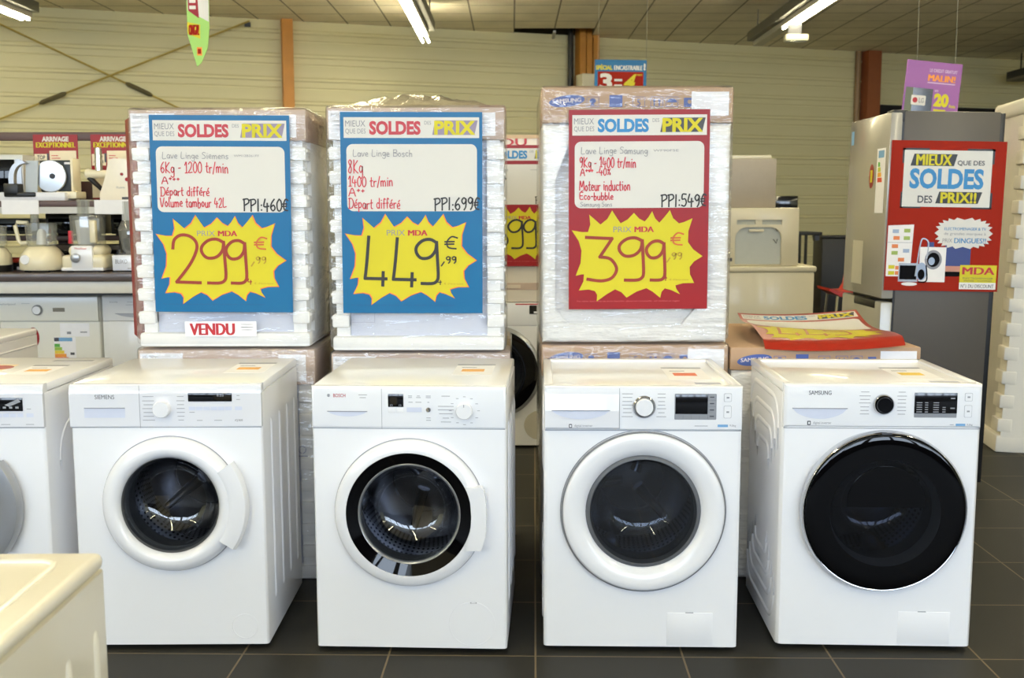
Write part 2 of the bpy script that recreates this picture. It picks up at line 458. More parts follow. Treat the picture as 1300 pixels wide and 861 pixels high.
def siemens():
    w, h, d = .59, .85, .57; cx, cz = .008, .473
    t = thing('washing_machine', 'white washing machine with plain white door, under the sold 299 euro carton', 'washing machine', (-1.065, 3.222, 0), math.radians(.5), 'washing machines in the front row')
    cabinet(t, w, h, d, cx, cz, .172, side='grooves'); drum(t, cx, cz, .15, .172, 40)
    p = leaning_panel(w-.002, .716, h-.001, -.006, .03, .026, .008).build('control_panel', GLOSSW, t, 30)
    X = lambda px: (px-208.5)/417; V = lambda py: -(h-(py-484.5)/415)
    q = mm(p, -.006)
    q.text('lettering', DINK, 'SIEMENS', X(119), V(498), X(144), V(503.5), 1, 0)
    q.rect('panel_seam', SEAM, X(175.5), V(486), X(176.2), V(541))
    tick_rows(q, 'programme_list', INK, X(179), X(195), [V(y) for y in (500, 505.5, 510.5, 515.5, 520.5, 525.5, 530.5)])
    tick_rows(q, 'programme_list', INK, X(223), X(233.5), [V(y) for y in (500, 505.5, 510.5, 515.5, 520.5, 525.5, 530.5)])
    for i in range(6): q.rect('button', RECESS, X(238.5+9.3*i), V(513.5), X(247+9.3*i), V(518.3), 1)
    q.rect('button', RECESS, X(297.5), V(513.5), X(306.5), V(518.3), 1)
    tick_rows(q, 'button_text', INK, X(239), X(246), [V(520.5)]); tick_rows(q, 'button_text', INK, X(248), X(256), [V(531)]); tick_rows(q, 'button_text', INK, X(269), X(282), [V(531)])
    tick_rows(q, 'button_text', INK, X(299), X(305), [V(499), V(504)]); q.text('button_text', DINK, 'iQ300', X(297), V(530), X(307), V(533), 1)
    q.done()
    s = MB().box(X(238), X(294), -.0085, 0, h-(507-484.5)/415, h-(496-484.5)/415, r=.002).build('display', SCREEN, p)
    z = mm(s, -.0086); z.text('display_digits', SEAM, '8:88', X(275), V(497.5), X(284), V(500.5), 1); z.done()
    knob(p, 'dial', X(205), h-(516-484.5)/415, .026, -.006, .022, PLASTIC)
    drawer_dip(p, X(105), X(157), h-(527.5-484.5)/415, h-(515-484.5)/415, -.0066, 'box')
    dr = MB().lathe([(.212, 0), (.2125, -.012), (.207, -.026), (.196, -.036), (.18, -.04), (.168, -.0385), (.152, -.026), (.150, .0)], 96, (cx, 0, cz)).build('door', PLASTIC, t, 50)
    MB().lathe([(.1505, -.024), (.148, -.018), (.144, .005), (.14, .012)], 64, (cx, 0, cz)).build('glass_rim', GASKET, dr, 60)
    bowl(dr, cx-.004, cz, .147, -.012, .1)
    a = math.radians(35)
    MB().lathe([(.185, -.020), (.187, -.043), (.2, -.047), (.235, -.04), (.243, -.03), (.243, -.016), (.2, -.012)], 24, (cx, 0, cz), 'y', -a, a, True).build('door_handle', PLASTIC, dr, 40)
    q = mm(t, -.0002); q.done()
    MB().lathe([(.041, -.0004), (.04, -.0012), (.0388, -.0012), (.0385, 0)], 40, (.222, 0, .075)).build('filter_cover', ENAMEL, t)
    MB().box(-w/2+.004, w/2-.004, -.0005, .004, .7135, .7158).build('panel_gap', SEAM, t)
    energy_sheet(t, .12, .25, .22, .42, h, OSTRIPE)
    door_gap_shade(t, cx, cz, .2125)

def bosch():
    w, h, d = .598, .847, .62; cx, cz = .0, .451
    t = thing('washing_machine', 'white washing machine with black ringed door and square handle, below the 449 euro sign', 'washing machine', (-.316, 3.195, 0), math.radians(-2.5), 'washing machines in the front row')
    cabinet(t, w, h, d, cx, cz, .19, side='grooves'); drum(t, cx, cz, .158, .19, 75)
    p = MB().box(-w/2+.001, w/2-.001, -.006, .03, .716, h-.001, r=.008, seg=3, axes='xz').build('control_panel', PANEL, t, 30)
    X = lambda px: (px-519)/414; V = lambda py: -(h-(py-491)/414); Z = lambda py: -V(py)
    q = mm(p, -.006)
    q.text('lettering', SRED, 'BOSCH', X(424), V(501), X(439.5), V(505.5), 1, .01)
    q.ell('logo_ring', INK, X(418), V(503.2), .0048, .0048, 1); q.ell('logo_ring', PANEL, X(418), V(503.2), .0036, .0036, 2); q.rect('logo_ring', INK, X(417), V(501.5), X(419), V(505), 3)
    tick_rows(q, 'button_text', INK, X(455), X(468), [V(502), V(505.5)])
    q.rect('panel_seam', SEAM, X(485), V(494), X(485.6), V(546))
    for y in (503, 505): tick_rows(q, 'button_text', INK, X(519), X(524), [V(y)]); tick_rows(q, 'button_text', INK, X(529), X(535), [V(y)]); tick_rows(q, 'button_text', INK, X(541), X(548), [V(y)])
    tick_rows(q, 'button_text', INK, X(518), X(526), [V(511)]); tick_rows(q, 'button_text', INK, X(528), X(536), [V(511)]); tick_rows(q, 'button_text', INK, X(543), X(546), [V(511)])
    tick_rows(q, 'button_text', INK, X(541), X(548), [V(531), V(534)])
    q.rect('button', RECESS, X(517), V(518), X(536), V(524), 1)
    tick_rows(q, 'programme_list', INK, X(556), X(577), [V(503), V(516), V(520.5), V(525.5), V(531), V(536)], jit=.9)
    for a in range(0, 360, 30):
        x, v = X(590)+.043*math.cos(math.radians(a)), V(521.5)+.043*math.sin(math.radians(a)); q.rect('programme_list', INK, x-.004, v, x+.004, v+.0016, 1)
    q.done()
    s = MB().box(X(493.5), X(513), -.008, 0, Z(517.5), Z(501), r=.001).build('display', SCREEN, p)
    b = MB()
    for x in (X(493.5), X(503.8)): b = MB().box(x, x+.0222, -.0085, 0, Z(525), Z(518), r=.0015).build('button', PLASTIC, p)
    z = mm(s, -.0081); z.text('display_icons', INK, 'o', X(496), V(514), X(499.5), V(516.5), 1); z.text('display_icons', INK, 'o', X(507), V(514), X(510.5), V(516.5), 1); z.done()
    MB().lathe([(.0075, -.006), (.0075, -.009), (.006, -.011), (0, -.0115)], 24, (X(544.5), 0, Z(521))).build('button', CHROME, p)
    knob(p, 'dial', X(590), Z(521.5), .0245, -.006, .024, PLASTIC, None, INK)
    drawer_dip(p, X(416), X(467), Z(530), Z(523.5), -.0066, 'lens')
    dr = MB().lathe([(.231, 0), (.2315, -.012), (.228, -.022), (.221, -.027), (.2, -.031), (.194, -.031), (.192, -.026), (.19, 0)], 96, (cx, 0, cz)).build('door', PLASTIC, t, 50)
    MB().lathe([(.193, -.0305), (.1585, -.0195), (.156, -.012)], 96, (cx, 0, cz)).build('door_inner_ring', BLACKG, dr, 20)
    MB().lathe([(.159, -.0192), (.157, -.021), (.152, -.018), (.15, -.008)], 96, (cx, 0, cz)).build('glass_rim', SILVER, dr, 60)
    bowl(dr, cx, cz, .153, -.014, .11)
    pts = [(.178, .09), (.222, .092)]+[(.224+.015*math.cos(math.radians(a)), .09*math.sin(math.radians(a))*1.05) for a in range(60, -61, -15)]+[(.222, -.107), (.176, -.108), (.19, -.05), (.193, 0), (.19, .045)]
    MB().prism([(cx+x, cz+z) for x, z in pts], -.042, -.012).build('door_handle', PLASTIC, dr, 30)
    q = mm(t, -.0002)
    q.rect('badge', PAPER, -.236, -.262, -.178, -.254, 1)
    q.rect('mark', INK, .185, -.166, .205, -.162, 1); q.rect('mark', PAPER, .188, -.1655, .202, -.163, 2)
    q.done()
    MB().lathe([(.072, -.0003), (.071, -.0008), (.0703, -.0008), (.07, 0)], 48, (.19, 0, .095)).build('filter_cover', ENAMEL, t)
    MB().box(-w/2+.004, w/2-.004, -.0005, .004, .7135, .7158).build('panel_gap', SEAM, t)
    energy_sheet(t, .11, .24, .22, .43, h, OSTRIPE)
    door_gap_shade(t, cx, cz, .2315)

def round_buttons(p, X, V, Z, y):
    for a, b in ((501, 511.5), (516.5, 532)):
        q = mm(p, y); q.rect('button', SEAM, X(918.3), V(a), X(928), V(b), 1, r=.004); q.rect('button_face', PANEL, X(918.7), V(a)+.0009, X(927.6), V(b)-.0009, 2, r=.0037); q.rect('button_text', INK, X(921.5), V((a+b)/2-1), X(925), V((a+b)/2+1), 3); q.done()

def ecobubble():
    w, h, d = .606, .846, .6; cx, cz = .004, .453
    t = thing('washing_machine', 'white washing machine with wide dished white door and chrome dial, below the 399 euro sign', 'washing machine', (.400, 3.199, 0), math.radians(-1.5), 'washing machines in the front row')
    cabinet(t, w, h, d, cx, cz, .185, bev=.014, lid='rim', side='nested'); drum(t, cx, cz, .164, .185, 10)
    p = MB().box(-w/2+.001, w/2-.001, -.007, .03, .708, h-.001, r=.009, seg=3, axes='xz').build('control_panel', PANEL, t, 30)
    X = lambda px: (px-816.5)/417; V = lambda py: -(h-(py-492)/405); Z = lambda py: -V(py)
    leaning_panel(X(785.5)-X(692), Z(545), Z(493.5), -.0175, 0, .07, .0155).build('detergent_drawer', GLOSSW, p, 30, M=Matrix.Translation(((X(692)+X(785.5))/2, 0, 0)))
    drawer_dip(p, X(700), X(774), Z(533), Z(522), -.0182, 'lens')
    q = mm(p, -.0176); q.rect('badge', DINK, X(722), V(539), X(726), V(544), 1, r=.002); q.rect('badge_face', PANEL, X(723), V(540.2), X(725.2), V(542.8), 2); q.text('lettering', INK, 'digital inverter', X(729), V(539.5), X(752), V(543.5), 1); q.done()
    q = mm(p, -.007)
    tick_rows(q, 'programme_list', INK, X(788.5), X(804), [V(y) for y in (501.5, 506, 511, 515.5, 520, 525, 530)]); tick_rows(q, 'programme_list', INK, X(833), X(846), [V(y) for y in (501.5, 506, 511, 515.5, 520, 525, 530)])
    q.rect('button', SEAM, X(856), V(501.5), X(909), V(534), 1, r=.003)
    for i in range(4): q.rect('button_face', SILVER, X(857+10.3*i), V(528), X(866.6+10.3*i), V(533), 2)
    for i in range(4): q.rect('button_face', SILVER, X(898.5), V(502.2+8*i), X(908), V(509+8*i), 2); q.rect('button_text', DINK, X(900.5), V(505+8*i), X(906), V(506.3+8*i), 3)
    tick_rows(q, 'button_text', INK, X(880), X(900), [V(541.5)]); q.rect('blue_badge', mat('eco_blue', (110, 160, 205), .5), X(911), V(540), X(924), V(543.2), 1); q.text('button_text', INK, '9.0kg', X(926), V(540), X(934), V(543.2), 1)
    q.rect('panel_seam', SEAM, X(786), V(495), X(786.6), V(546))
    q.done()
    round_buttons(p, X, V, Z, -.007)
    MB().box(X(857), X(898), -.0085, 0, Z(527), Z(502.2), r=.001).build('display', SCREEN, p)
    knob(p, 'dial', X(817.5), Z(518), .027, -.007, .02, PLASTIC, CHROME)
    dr = MB().lathe([(.2495, 0), (.2495, -.014), (.247, -.022), (.24, -.026), (.222, -.026), (.2, -.021), (.184, -.012), (.176, -.002)], 96, (cx, 0, cz)).build('door', PLASTIC, t, 50)
    MB().lathe([(.2515, -.002), (.2535, -.010), (.2515, -.018), (.249, -.019)], 96, (cx, 0, cz)).build('door_trim', mat('trim_grey', (120, 122, 128), .35), dr, 60)
    MB().lathe([(.1775, -.004), (.172, -.01), (.165, -.01), (.161, .004), (.16, .02)], 64, (cx, 0, cz)).build('glass_rim', GASKET, dr, 60)
    MB().lathe([(.166, -.009), (.15, -.0105), (.08, -.0112), (0, -.0115)], 64, (cx, 0, cz)).build('door_glass', BOWL, dr, 60)
    bowl(dr, cx, cz, .158, .012, .11)
    MB().box(.083, .225, -.0012, .004, .022, .127, r=.0008).build('filter_cover', ENAMEL, t)
    MB().box(.14, .165, -.0016, .004, .1265, .129).build('flap_notch', SEAM, t)
    MB().box(-w/2+.004, w/2-.004, -.0008, .004, .7055, .708).build('panel_gap', SEAM, t)
    energy_sheet(t, .1, .235, .16, .4, h-.008, RSTRIPE)
    door_gap_shade(t, cx, cz, .2535)
    MB().box(.17, .25, .06, .11, h-.008, h-.0074).build('barcode_label', mat('grey_blue_label', (176, 180, 196), .6), t)

def addwash():
    w, h, d = .606, .85, .549; cx, cz = .010, .454
    t = thing('washing_machine', 'white washing machine with glossy black chrome-rimmed door, rightmost of the front row', 'washing machine', (1.133, 3.206, 0), math.radians(-2.4), 'washing machines in the front row')
    cabinet(t, w, h, d, cx, cz, .185, bev=.02, lid='rim', side='nested'); drum(t, cx, cz, .164, .185, 50)
    p = MB().box(-w/2+.003, w/2-.003, -.006, .03, .712, h-.001, r=.014, seg=3, axes='xz').build('control_panel', PANEL, t, 30)
    X = lambda px: (px-1121.5)/418; V = lambda py: -(h-(py-490)/410); Z = lambda py: -V(py)
    q = mm(p, -.006)
    q.text('lettering', DINK, 'SAMSUNG', X(1027.5), V(499), X(1056), V(504.3), 1, .008)
    q.rect('badge', DINK, X(1026.5), V(537.5), X(1031), V(543), 1, r=.002); q.rect('badge_face', PANEL, X(1027.7), V(538.8), X(1030), V(541.6), 2); q.text('button_text', INK, 'digital inverter', X(1034), V(538.3), X(1057), V(542.5), 1)
    for x0, x1 in ((1091, 1106), (1138, 1152)): tick_rows(q, 'programme_list', INK, X(x0), X(x1), [V(y) for y in (500, 505, 509.5, 514, 519, 523.5, 528)])
    q.rect('button', SILVER, X(1161), V(526.5), X(1214.5), V(532.5), 1, r=.002)
    q.rect('blue_badge', mat('eco_blue', (110, 160, 205), .5), X(1214), V(540), X(1226), V(543), 1); tick_rows(q, 'button_text', INK, X(1205), X(1213), [V(541)]); q.text('button_text', INK, '9.0kg', X(1228), V(540), X(1235), V(543), 1)
    q.done()
    round_buttons(p, lambda px: X(px+305.5), V, Z, -.006)
    s = MB().box(X(1161), X(1214.5), -.0085, 0, Z(527), Z(501), r=.001).build('display', SCREEN, p)
    z = mm(s, -.0086)
    for x, n in ((1163.5, 5), (1174, 5), (1184.5, 5), (1196, 3)):
        for i in range(n): z.rect('display_icons', INK, X(x), V(524.5-2.9*i), X(x+(7 if x in (1163.5, 1184.5) else 4)), V(525.6-2.9*i), 1)
    for y in (507, 519.5): z.rect('display_icons', INK, X(1206), V(y), X(1211.5), V(y+1.6), 1)
    z.done()
    drawer_dip(p, X(1007), X(1077), Z(535), Z(521.5), -.0066, 'lens')
    knob(p, 'dial', X(1122), Z(516), .0245, -.006, .02, BLACKG, CHROME)
    dr = MB().lathe([(.252, 0), (.2535, -.012), (.252, -.028), (.247, -.034), (.243, -.033), (.241, -.028), (.235, 0)], 96, (cx, 0, cz)).build('door', CHROME, t, 60)
    MB().lathe([(.2425, -.0365), (.236, -.0392), (.21, -.0405), (.168, -.0408)], 96, (cx, 0, cz)).build('door_black_ring', BLACKG, dr, 60)
    MB().lathe([(.169, -.0407), (.12, -.0412), (.06, -.0415), (0, -.0415)], 96, (cx, 0, cz)).build('door_glass', TINT, dr, 60)
    MB().lathe([(.17, -.04), (.163, -.02), (.16, .01), (.155, .03)], 64, (cx, 0, cz)).build('glass_rim', GASKET, dr, 60)
    bowl(dr, cx, cz, .158, .012, .11)
    # the small loading hatch set into the upper half of the black door
    hp = [(cx+.118*math.cos(math.radians(a)), cz+.03+.118*math.sin(math.radians(a))) for a in range(-5, 186, 10)]
    MB().prism(hp, -.0435, -.036).build('loading_hatch', BLACKG, dr, 30)
    MB().box(cx-.018, cx+.012, -.036, -.03, cz+.2445, cz+.249).build('door_mark', DINK, dr)
    MB().box(.075, .235, -.0012, .004, .022, .127, r=.0008).build('filter_cover', ENAMEL, t)
    MB().box(.135, .16, -.0016, .004, .1265, .129).build('flap_notch', SEAM, t)
    MB().box(-w/2+.006, w/2-.006, -.0008, .004, .7095, .712).build('panel_gap', SEAM, t)
    energy_sheet(t, .1, .235, .14, .36, h-.008, YSTRIPE)
    MB().box(.17, .26, .05, .1, h-.008, h-.0074).build('barcode_label', mat('grey_blue_label', (176, 180, 196), .6), t)

def leftmost():
    w, h, d = .6, .85, .6; cx, cz = -.005, .47
    t = thing('washing_machine', 'white washing machine cut off by the left edge, with a silver-framed door', 'washing machine', (-1.738, 3.216, 0), math.radians(.6), 'washing machines in the front row')
    cabinet(t, w, h, d, cx, cz, .172, side='none'); drum(t, cx, cz, .15, .172, 30)
    b = MB()
    for sx in (-1, 1): b.tube(capsule_path(.1, d-.08, .12, h-.14, .12, sx*(w/2-.009)), .012, 14)
    b.build('side_bead', ENAMEL, t)
    p = leaning_panel(w-.002, .716, h-.001, -.006, .03, .026, .008).build('control_panel', GLOSSW, t, 30)
    X = lambda px: .3+(px-55)/417; V = lambda py: -(h-(py-486)/415); Z = lambda py: -V(py)
    q = mm(p, -.006)
    for i in range(8): q.rect('button', RECESS, X(29-9*i), V(523), X(21-9*i), V(528), 1)
    q.rect('button', RECESS, X(33), V(523), X(42), V(528), 1); tick_rows(q, 'button_text', INK, X(33), X(40), [V(517)]); tick_rows(q, 'button_text', INK, X(30), X(44), [V(537)]); tick_rows(q, 'button_text', INK, X(0), X(12), [V(537)])
    q.text('lettering', DINK, 'SIEMENS', -.22, V(500), -.14, V(506), 1, 0)
    q.done()
    s = MB().box(-.03, X(29), -.0085, 0, Z(520), Z(503), r=.001).build('display', SCREEN, p)
    z = mm(s, -.0086)
    for i in range(6): z.rect('display_icons', SEAM, X(24-8*i), V(514), X(20-8*i), V(516.5), 1)
    z.poly('display_icons', SEAM, [(X(6), V(512)), (X(24), V(504)), (X(27), V(508)), (X(12), V(514))], 1); z.done()
    knob(p, 'dial', -.07, Z(515), .026, -.006, .022, PLASTIC)
    dr = MB().lathe([(.215, 0), (.2155, -.014), (.209, -.028), (.196, -.038), (.18, -.042), (.168, -.0395), (.152, -.026), (.150, .0)], 96, (cx, 0, cz)).build('door', SILVER, t, 50)
    MB().lathe([(.1505, -.024), (.148, -.018), (.144, .005), (.14, .012)], 64, (cx, 0, cz)).build('glass_rim', GASKET, dr, 60)
    bowl(dr, cx, cz, .147, -.012, .1)
    a = math.radians(40)
    MB().lathe([(.165, -.020), (.168, -.044), (.19, -.05), (.222, -.043), (.23, -.03), (.23, -.012), (.2, -.010)], 24, (cx, 0, cz), 'y', -a, a, True).build('door_handle', SILVER, dr, 40)
    energy_sheet(t, .1, .22, .2, .38, h, OSTRIPE)
    MB().box(-.12, .04, .26, .42, h, h+.0005).build('sale_sticker', mat('sticker_cream', (238, 214, 170), .5), t)
    MB().lathe([(0, .0005), (.05, .0005), (.05, .0009), (0, .0009)], 30, (0, .35, h), 'z').build('sticker_flame', RED, t)
    MB().box(.12, .26, .5, .53, h, h+.0005).build('label_print', SEAM, t)
    MB().box(-w/2+.004, w/2-.004, -.0005, .004, .7135, .7158).build('panel_gap', SEAM, t)

def near_corner():
    w, h, d = .598, .85, .6
    t = thing('washing_machine', 'white appliance in the near lower-left corner, only its top and ribbed side showing', 'washing machine', (-.925, 1.005, 0), math.radians(1), 'white appliances seen from the back')
    b = MB().box(-w/2, w/2, 0, d, .016, h-.028, r=.016, seg=4, axes='z')
    for y in (.1, .27, .44, .545): b.tube([(w/2-.0095, y, z) for z in (.1, .104, .112, .125, .725, .738, .746, .75)], [.002, .008, .012, .0145, .0145, .012, .008, .002], 20)
    b.build('cabinet', CREAME, t, 30)
    l = MB().box(-w/2+.001, w/2-.001, .0, d-.001, h-.028, h, r=.012, seg=3).build('top_panel', CREAME, t, 30)
    MB().tube([(-w/2+.05, .03, h-.002), (-w/2+.05, d-.05, h-.002), (w/2-.075, d-.05, h-.002), (w/2-.055, d-.06, h-.002), (w/2-.05, d-.08, h-.002), (w/2-.05, .03, h-.002)], .006, 8).build('top_bead', CREAME, l)
    p = MB().box(-w/2+.001, w/2-.001, -.006, .03, .716, h-.001, r=.008, seg=3, axes='xz').build('control_panel', PANEL, t, 30)
    knob(p, 'dial', .1, .78, .026, -.006, .022, PLASTIC)
    MB().lathe([(.2, 0), (.2, -.014), (.19, -.03), (.15, -.035), (.145, -.01), (0, -.01)], 64, (0, 0, .44)).build('door', PLASTIC, t, 50)
    for sx in (-1, 1):
        for y in (.05, d-.05): MB().lathe([(0, 0), (.022, 0), (.02, .012), (.012, .02), (0, .02)], 16, (sx*(w/2-.05), y, 0), 'z').build('foot', RUBBER, t)

def behind_left():
    w, h, d = .6, .86, .6
    t = thing('washing_machine', 'white appliance behind the leftmost washing machine, its side showing at left edge', 'washing machine', (-2.41, 4.1, 0), math.radians(0), 'white appliances seen from the back')
    b = MB().box(-w/2, w/2, 0, d, .016, h-.028, r=.012, seg=3, axes='z')
    b.tube([(w/2-.004, .02, h-.07), (w/2-.004, d-.02, h-.07)], .006, 8); b.tube(capsule_path(.12, d-.1, .2, h-.14, .08, w/2-.003), .006, 8)
    b.build('cabinet', ENAMEL, t, 30)
    MB().box(-w/2+.001, w/2-.001, .0, d-.001, h-.028, h, r=.008, seg=3).build('top_panel', ENAMEL, t, 30)
    MB().lathe([(.2, 0), (.2, -.014), (.19, -.03), (.15, -.035), (.145, -.01), (0, -.01)], 64, (0, 0, .44)).build('door', PLASTIC, t, 50)
    MB().box(-w/2+.001, w/2-.001, -.006, .03, .72, h-.03, r=.008).build('control_panel', PANEL, t, 30)
    for sx in (-1, 1):
        for y in (.05, d-.05): MB().lathe([(0, 0), (.022, 0), (.02, .012), (.012, .02), (0, .02)], 16, (sx*(w/2-.05), y, 0), 'z').build('foot', RUBBER, t)

def far_gap():
    w, h, d = .6, .85, .58; cx, cz = 0, .45
    # its dark door shows between the second and third machine of the front row
    t = thing('washing_machine', 'white washing machine far back in the gap between the 449 and 399 euro stacks', 'washing machine', (-.10, 6.08, 0), 0)
    cabinet(t, w, h, d, cx, cz, .185, lid='plain', side='none'); drum(t, cx, cz, .164, .185, 0)
    p = MB().box(-w/2+.001, w/2-.001, -.006, .03, .716, h-.001, r=.008, axes='xz').build('control_panel', PANEL, t, 30)
    MB().box(.2, .27, -.0085, 0, .785, .835).build('display', SCREEN, p)
    MB().box(.225, .255, -.009, 0, .79, .8).build('button', PLASTIC, p)
    q = mm(p, -.006); q.rect('lettering', SRED, .12, -.845, .28, -.838, 1); q.rect('button', DINK, .0, -.8, .06, -.775, 1); q.done()
    dr = MB().lathe([(.268, 0), (.268, -.02), (.262, -.03), (.25, -.034), (.246, -.026), (.185, 0)], 96, (cx, 0, cz)).build('door', SILVER, t, 60)
    MB().lathe([(.248, -.03), (.22, -.038), (.165, -.036)], 64, (cx, 0, cz)).build('door_inner_ring', BLACKG, dr, 60)
    bowl(dr, cx, cz, .166, -.03, .11)
    MB().lathe([(.085, -.001), (.083, -.003), (.078, -.003), (0, -.002)], 40, (.255, 0, .135)).build('filter_cover', mat('filter_grey', (196, 190, 176), .5), t)
    return t
# ------------------------------------------------------------------ packed machines
def samsung_print(P, z0):
    """blue printing on a cardboard cap 0.67 wide; P measured in metres with v down from the cap's top"""
    def T(*a, **k): P.text('carton_print', *a, **k)
    P.ell('carton_logo', BOXBLUE, .085, z0+.047, .064, .020, 1, rot=-.12)
    P.text('carton_logo_text', mat('logo_white', (225, 215, 215), .6), 'SAMSUNG', .034, z0+.041, .136, z0+.055, 2, .03, slope=-.006)
    x = .155
    for i, (kind, dx) in enumerate((('a', .055), ('b', .10), ('5', .06), ('up', .05), ('umb', .06), ('c', .05))):
        a, b, v0, v1 = x, x+.044, z0+.032, z0+.068
        for q in ((a, v0, b, v0+.0015), (a, v1-.0015, b, v1), (a, v0, a+.0015, v1), (b-.0015, v0, b, v1)):
            if kind not in 'bc': P.rect('carton_print', BOXBLUE, *q, 1)
        m = (a+b)/2
        if kind == 'a': P.ell('carton_print', BOXBLUE, m, z0+.046, .011, .009, 1); P.poly('carton_print', BOXBLUE, [(m-.012, v1-.005), (m+.008, v1-.005), (m, z0+.05)], 1)
        if kind == 'b': P.rect('carton_print', BOXBLUE, a+.022, z0+.026, a+.068, v1, 1); P.poly('carton_print', DINK, [(a+.006, z0+.06), (a+.014, z0+.056), (a+.014, z0+.064)], 1); P.poly('carton_print', DINK, [(a+.085, z0+.06), (a+.077, z0+.056), (a+.077, z0+.064)], 1)
        if kind == '5': T(BOXBLUE, '5', m-.006, z0+.04, m+.006, z0+.064, 1)
        if kind == 'up':
            for o in (-.009, .009): P.rect('carton_print', BOXBLUE, m+o-.002, z0+.046, m+o+.002, z0+.064, 1); P.poly('carton_print', BOXBLUE, [(m+o-.006, z0+.048), (m+o+.006, z0+.048), (m+o, z0+.038)], 1)
        if kind == 'umb': P.poly('carton_print', BOXBLUE, [(m+.018*math.cos(math.radians(k)), z0+.052-.014*math.sin(math.radians(k))) for k in range(0, 181, 15)], 1); P.rect('carton_print', BOXBLUE, m-.001, z0+.052, m+.001, z0+.064, 1)
        if kind == 'c': P.rect('carton_print', BOXBLUE, a, z0+.036, a+.03, v1, 1); P.ell('carton_print', CARD, a+.02, z0+.05, .007, .007, 2)
        x += dx+.004
    P.done()

def wrap_shell(t, w, h, d, e, m, bulge=0.0, z1=None):
    """stretch film drawn round the pack, gathered and loose on the top"""
    b = MB().box(-w/2-e, w/2+e, -e, d+e, .01, h+e, r=.014, seg=3)
    bmesh.ops.delete(b.bm, geom=[f for f in b.bm.faces if f.normal.z < -.9], context='FACES')
    o = b.build('stretch_film', m, t, 40)
    if bulge:
        g = MB(); nx, ny = 26, 8; V = []
        for j in range(ny+1):
            for i in range(nx+1):
                u, v = i/nx, j/ny
                hh = bulge*(math.sin(PI*u)**.6)*(math.sin(PI*v)**.5)*(.55+.45*rnd.random()) if 0 < i < nx and 0 < j < ny else 0
                V.append(g.bm.verts.new((-w*.42+u*w*.84, .01+v*d*.7, h+e+.001+hh)))
        for j in range(ny):
            for i in range(nx):
                k = j*(nx+1)+i; g.bm.faces.new((V[k], V[k+1], V[k+nx+2], V[k+nx+1]))
        g.build('loose_film', FILMT, o, 25)
    return o

def pack_knobs(label, cx, y, z, w, h, d, cap, right_label=True, bulge=0, group=None, rz=0, left_sheet=None):
    t = thing('packed_washing_machine', label, 'packed appliance', (cx, y, z), rz, group)
    MB().box(-w/2+.05, w/2-.05, .035, d-.03, .03, h-.02, r=.01).build('wrapped_appliance', mat('bluish_film_white', (214, 218, 232), .35, coat=.3), t)
    MB().box(-w/2, w/2, 0, d, 0, .052, r=.01).build('base_tray', FOAM, t)
    top = h-cap
    for sx in (-1, 1):
        for back in (0, 1):
            b = MB(); xs = sorted((sx*w/2, sx*(w/2-.062)))
            y0, y1 = (0, .1) if not back else (d-.1, d)
            b.box(xs[0]+(.014 if sx < 0 else 0), xs[1]-(.014 if sx > 0 else 0), y0+(.018 if not back else 0), y1-(.018 if back else 0), .04, top+.01)
            n = 8; stepz = (top-.07)/n
            for i in range(n):
                zc = .07+stepz*(i+.45)
                b.box(xs[0], xs[1], y0, y1, zc-stepz*.27, zc+stepz*.27, r=.006)
                xe = sx*(w/2+.006)
                b.box(min(xe, xe-sx*.03), max(xe, xe-sx*.03), y0+.01, y1-.012, zc+stepz*.05, zc+stepz*.2, r=.005)
            b.build('corner_post', FOAM, t, 30)
    for sx in (-1, 1): MB().box(min(sx*w/2, sx*(w/2-.03)), max(sx*w/2, sx*(w/2-.03)), .1, d-.1, .04, top, r=.004).build('side_slab', FOAM, t)
    MB().box(-w/2-.003, w/2+.003, -.004, d+.003, top, h, r=.004).build('top_cap', CARDP, t)
    q = Pic(t, -w/2, h, 1, 1, -.0045)
    if right_label: q.rect('packing_label', PAPER, w-.13, .018, w-.03, cap-.012, 1); tick_rows(q, 'label_print', SEAM, w-.12, w-.045, [.04, .055, .07, .085])
    if left_sheet: q.rect('packing_label', PAPER, .003, .012, .16, cap, 1); q.text('label_print', SEAM, left_sheet, .012, .02, .07, .03, 2); tick_rows(q, 'label_print', INK, .085, .14, [.022]); tick_rows(q, 'label_print', INK, .012, .05, [.045, .06, .075])
    q.done()
    wrap_shell(t, w, h, d, .009, FILM, bulge)
    return t

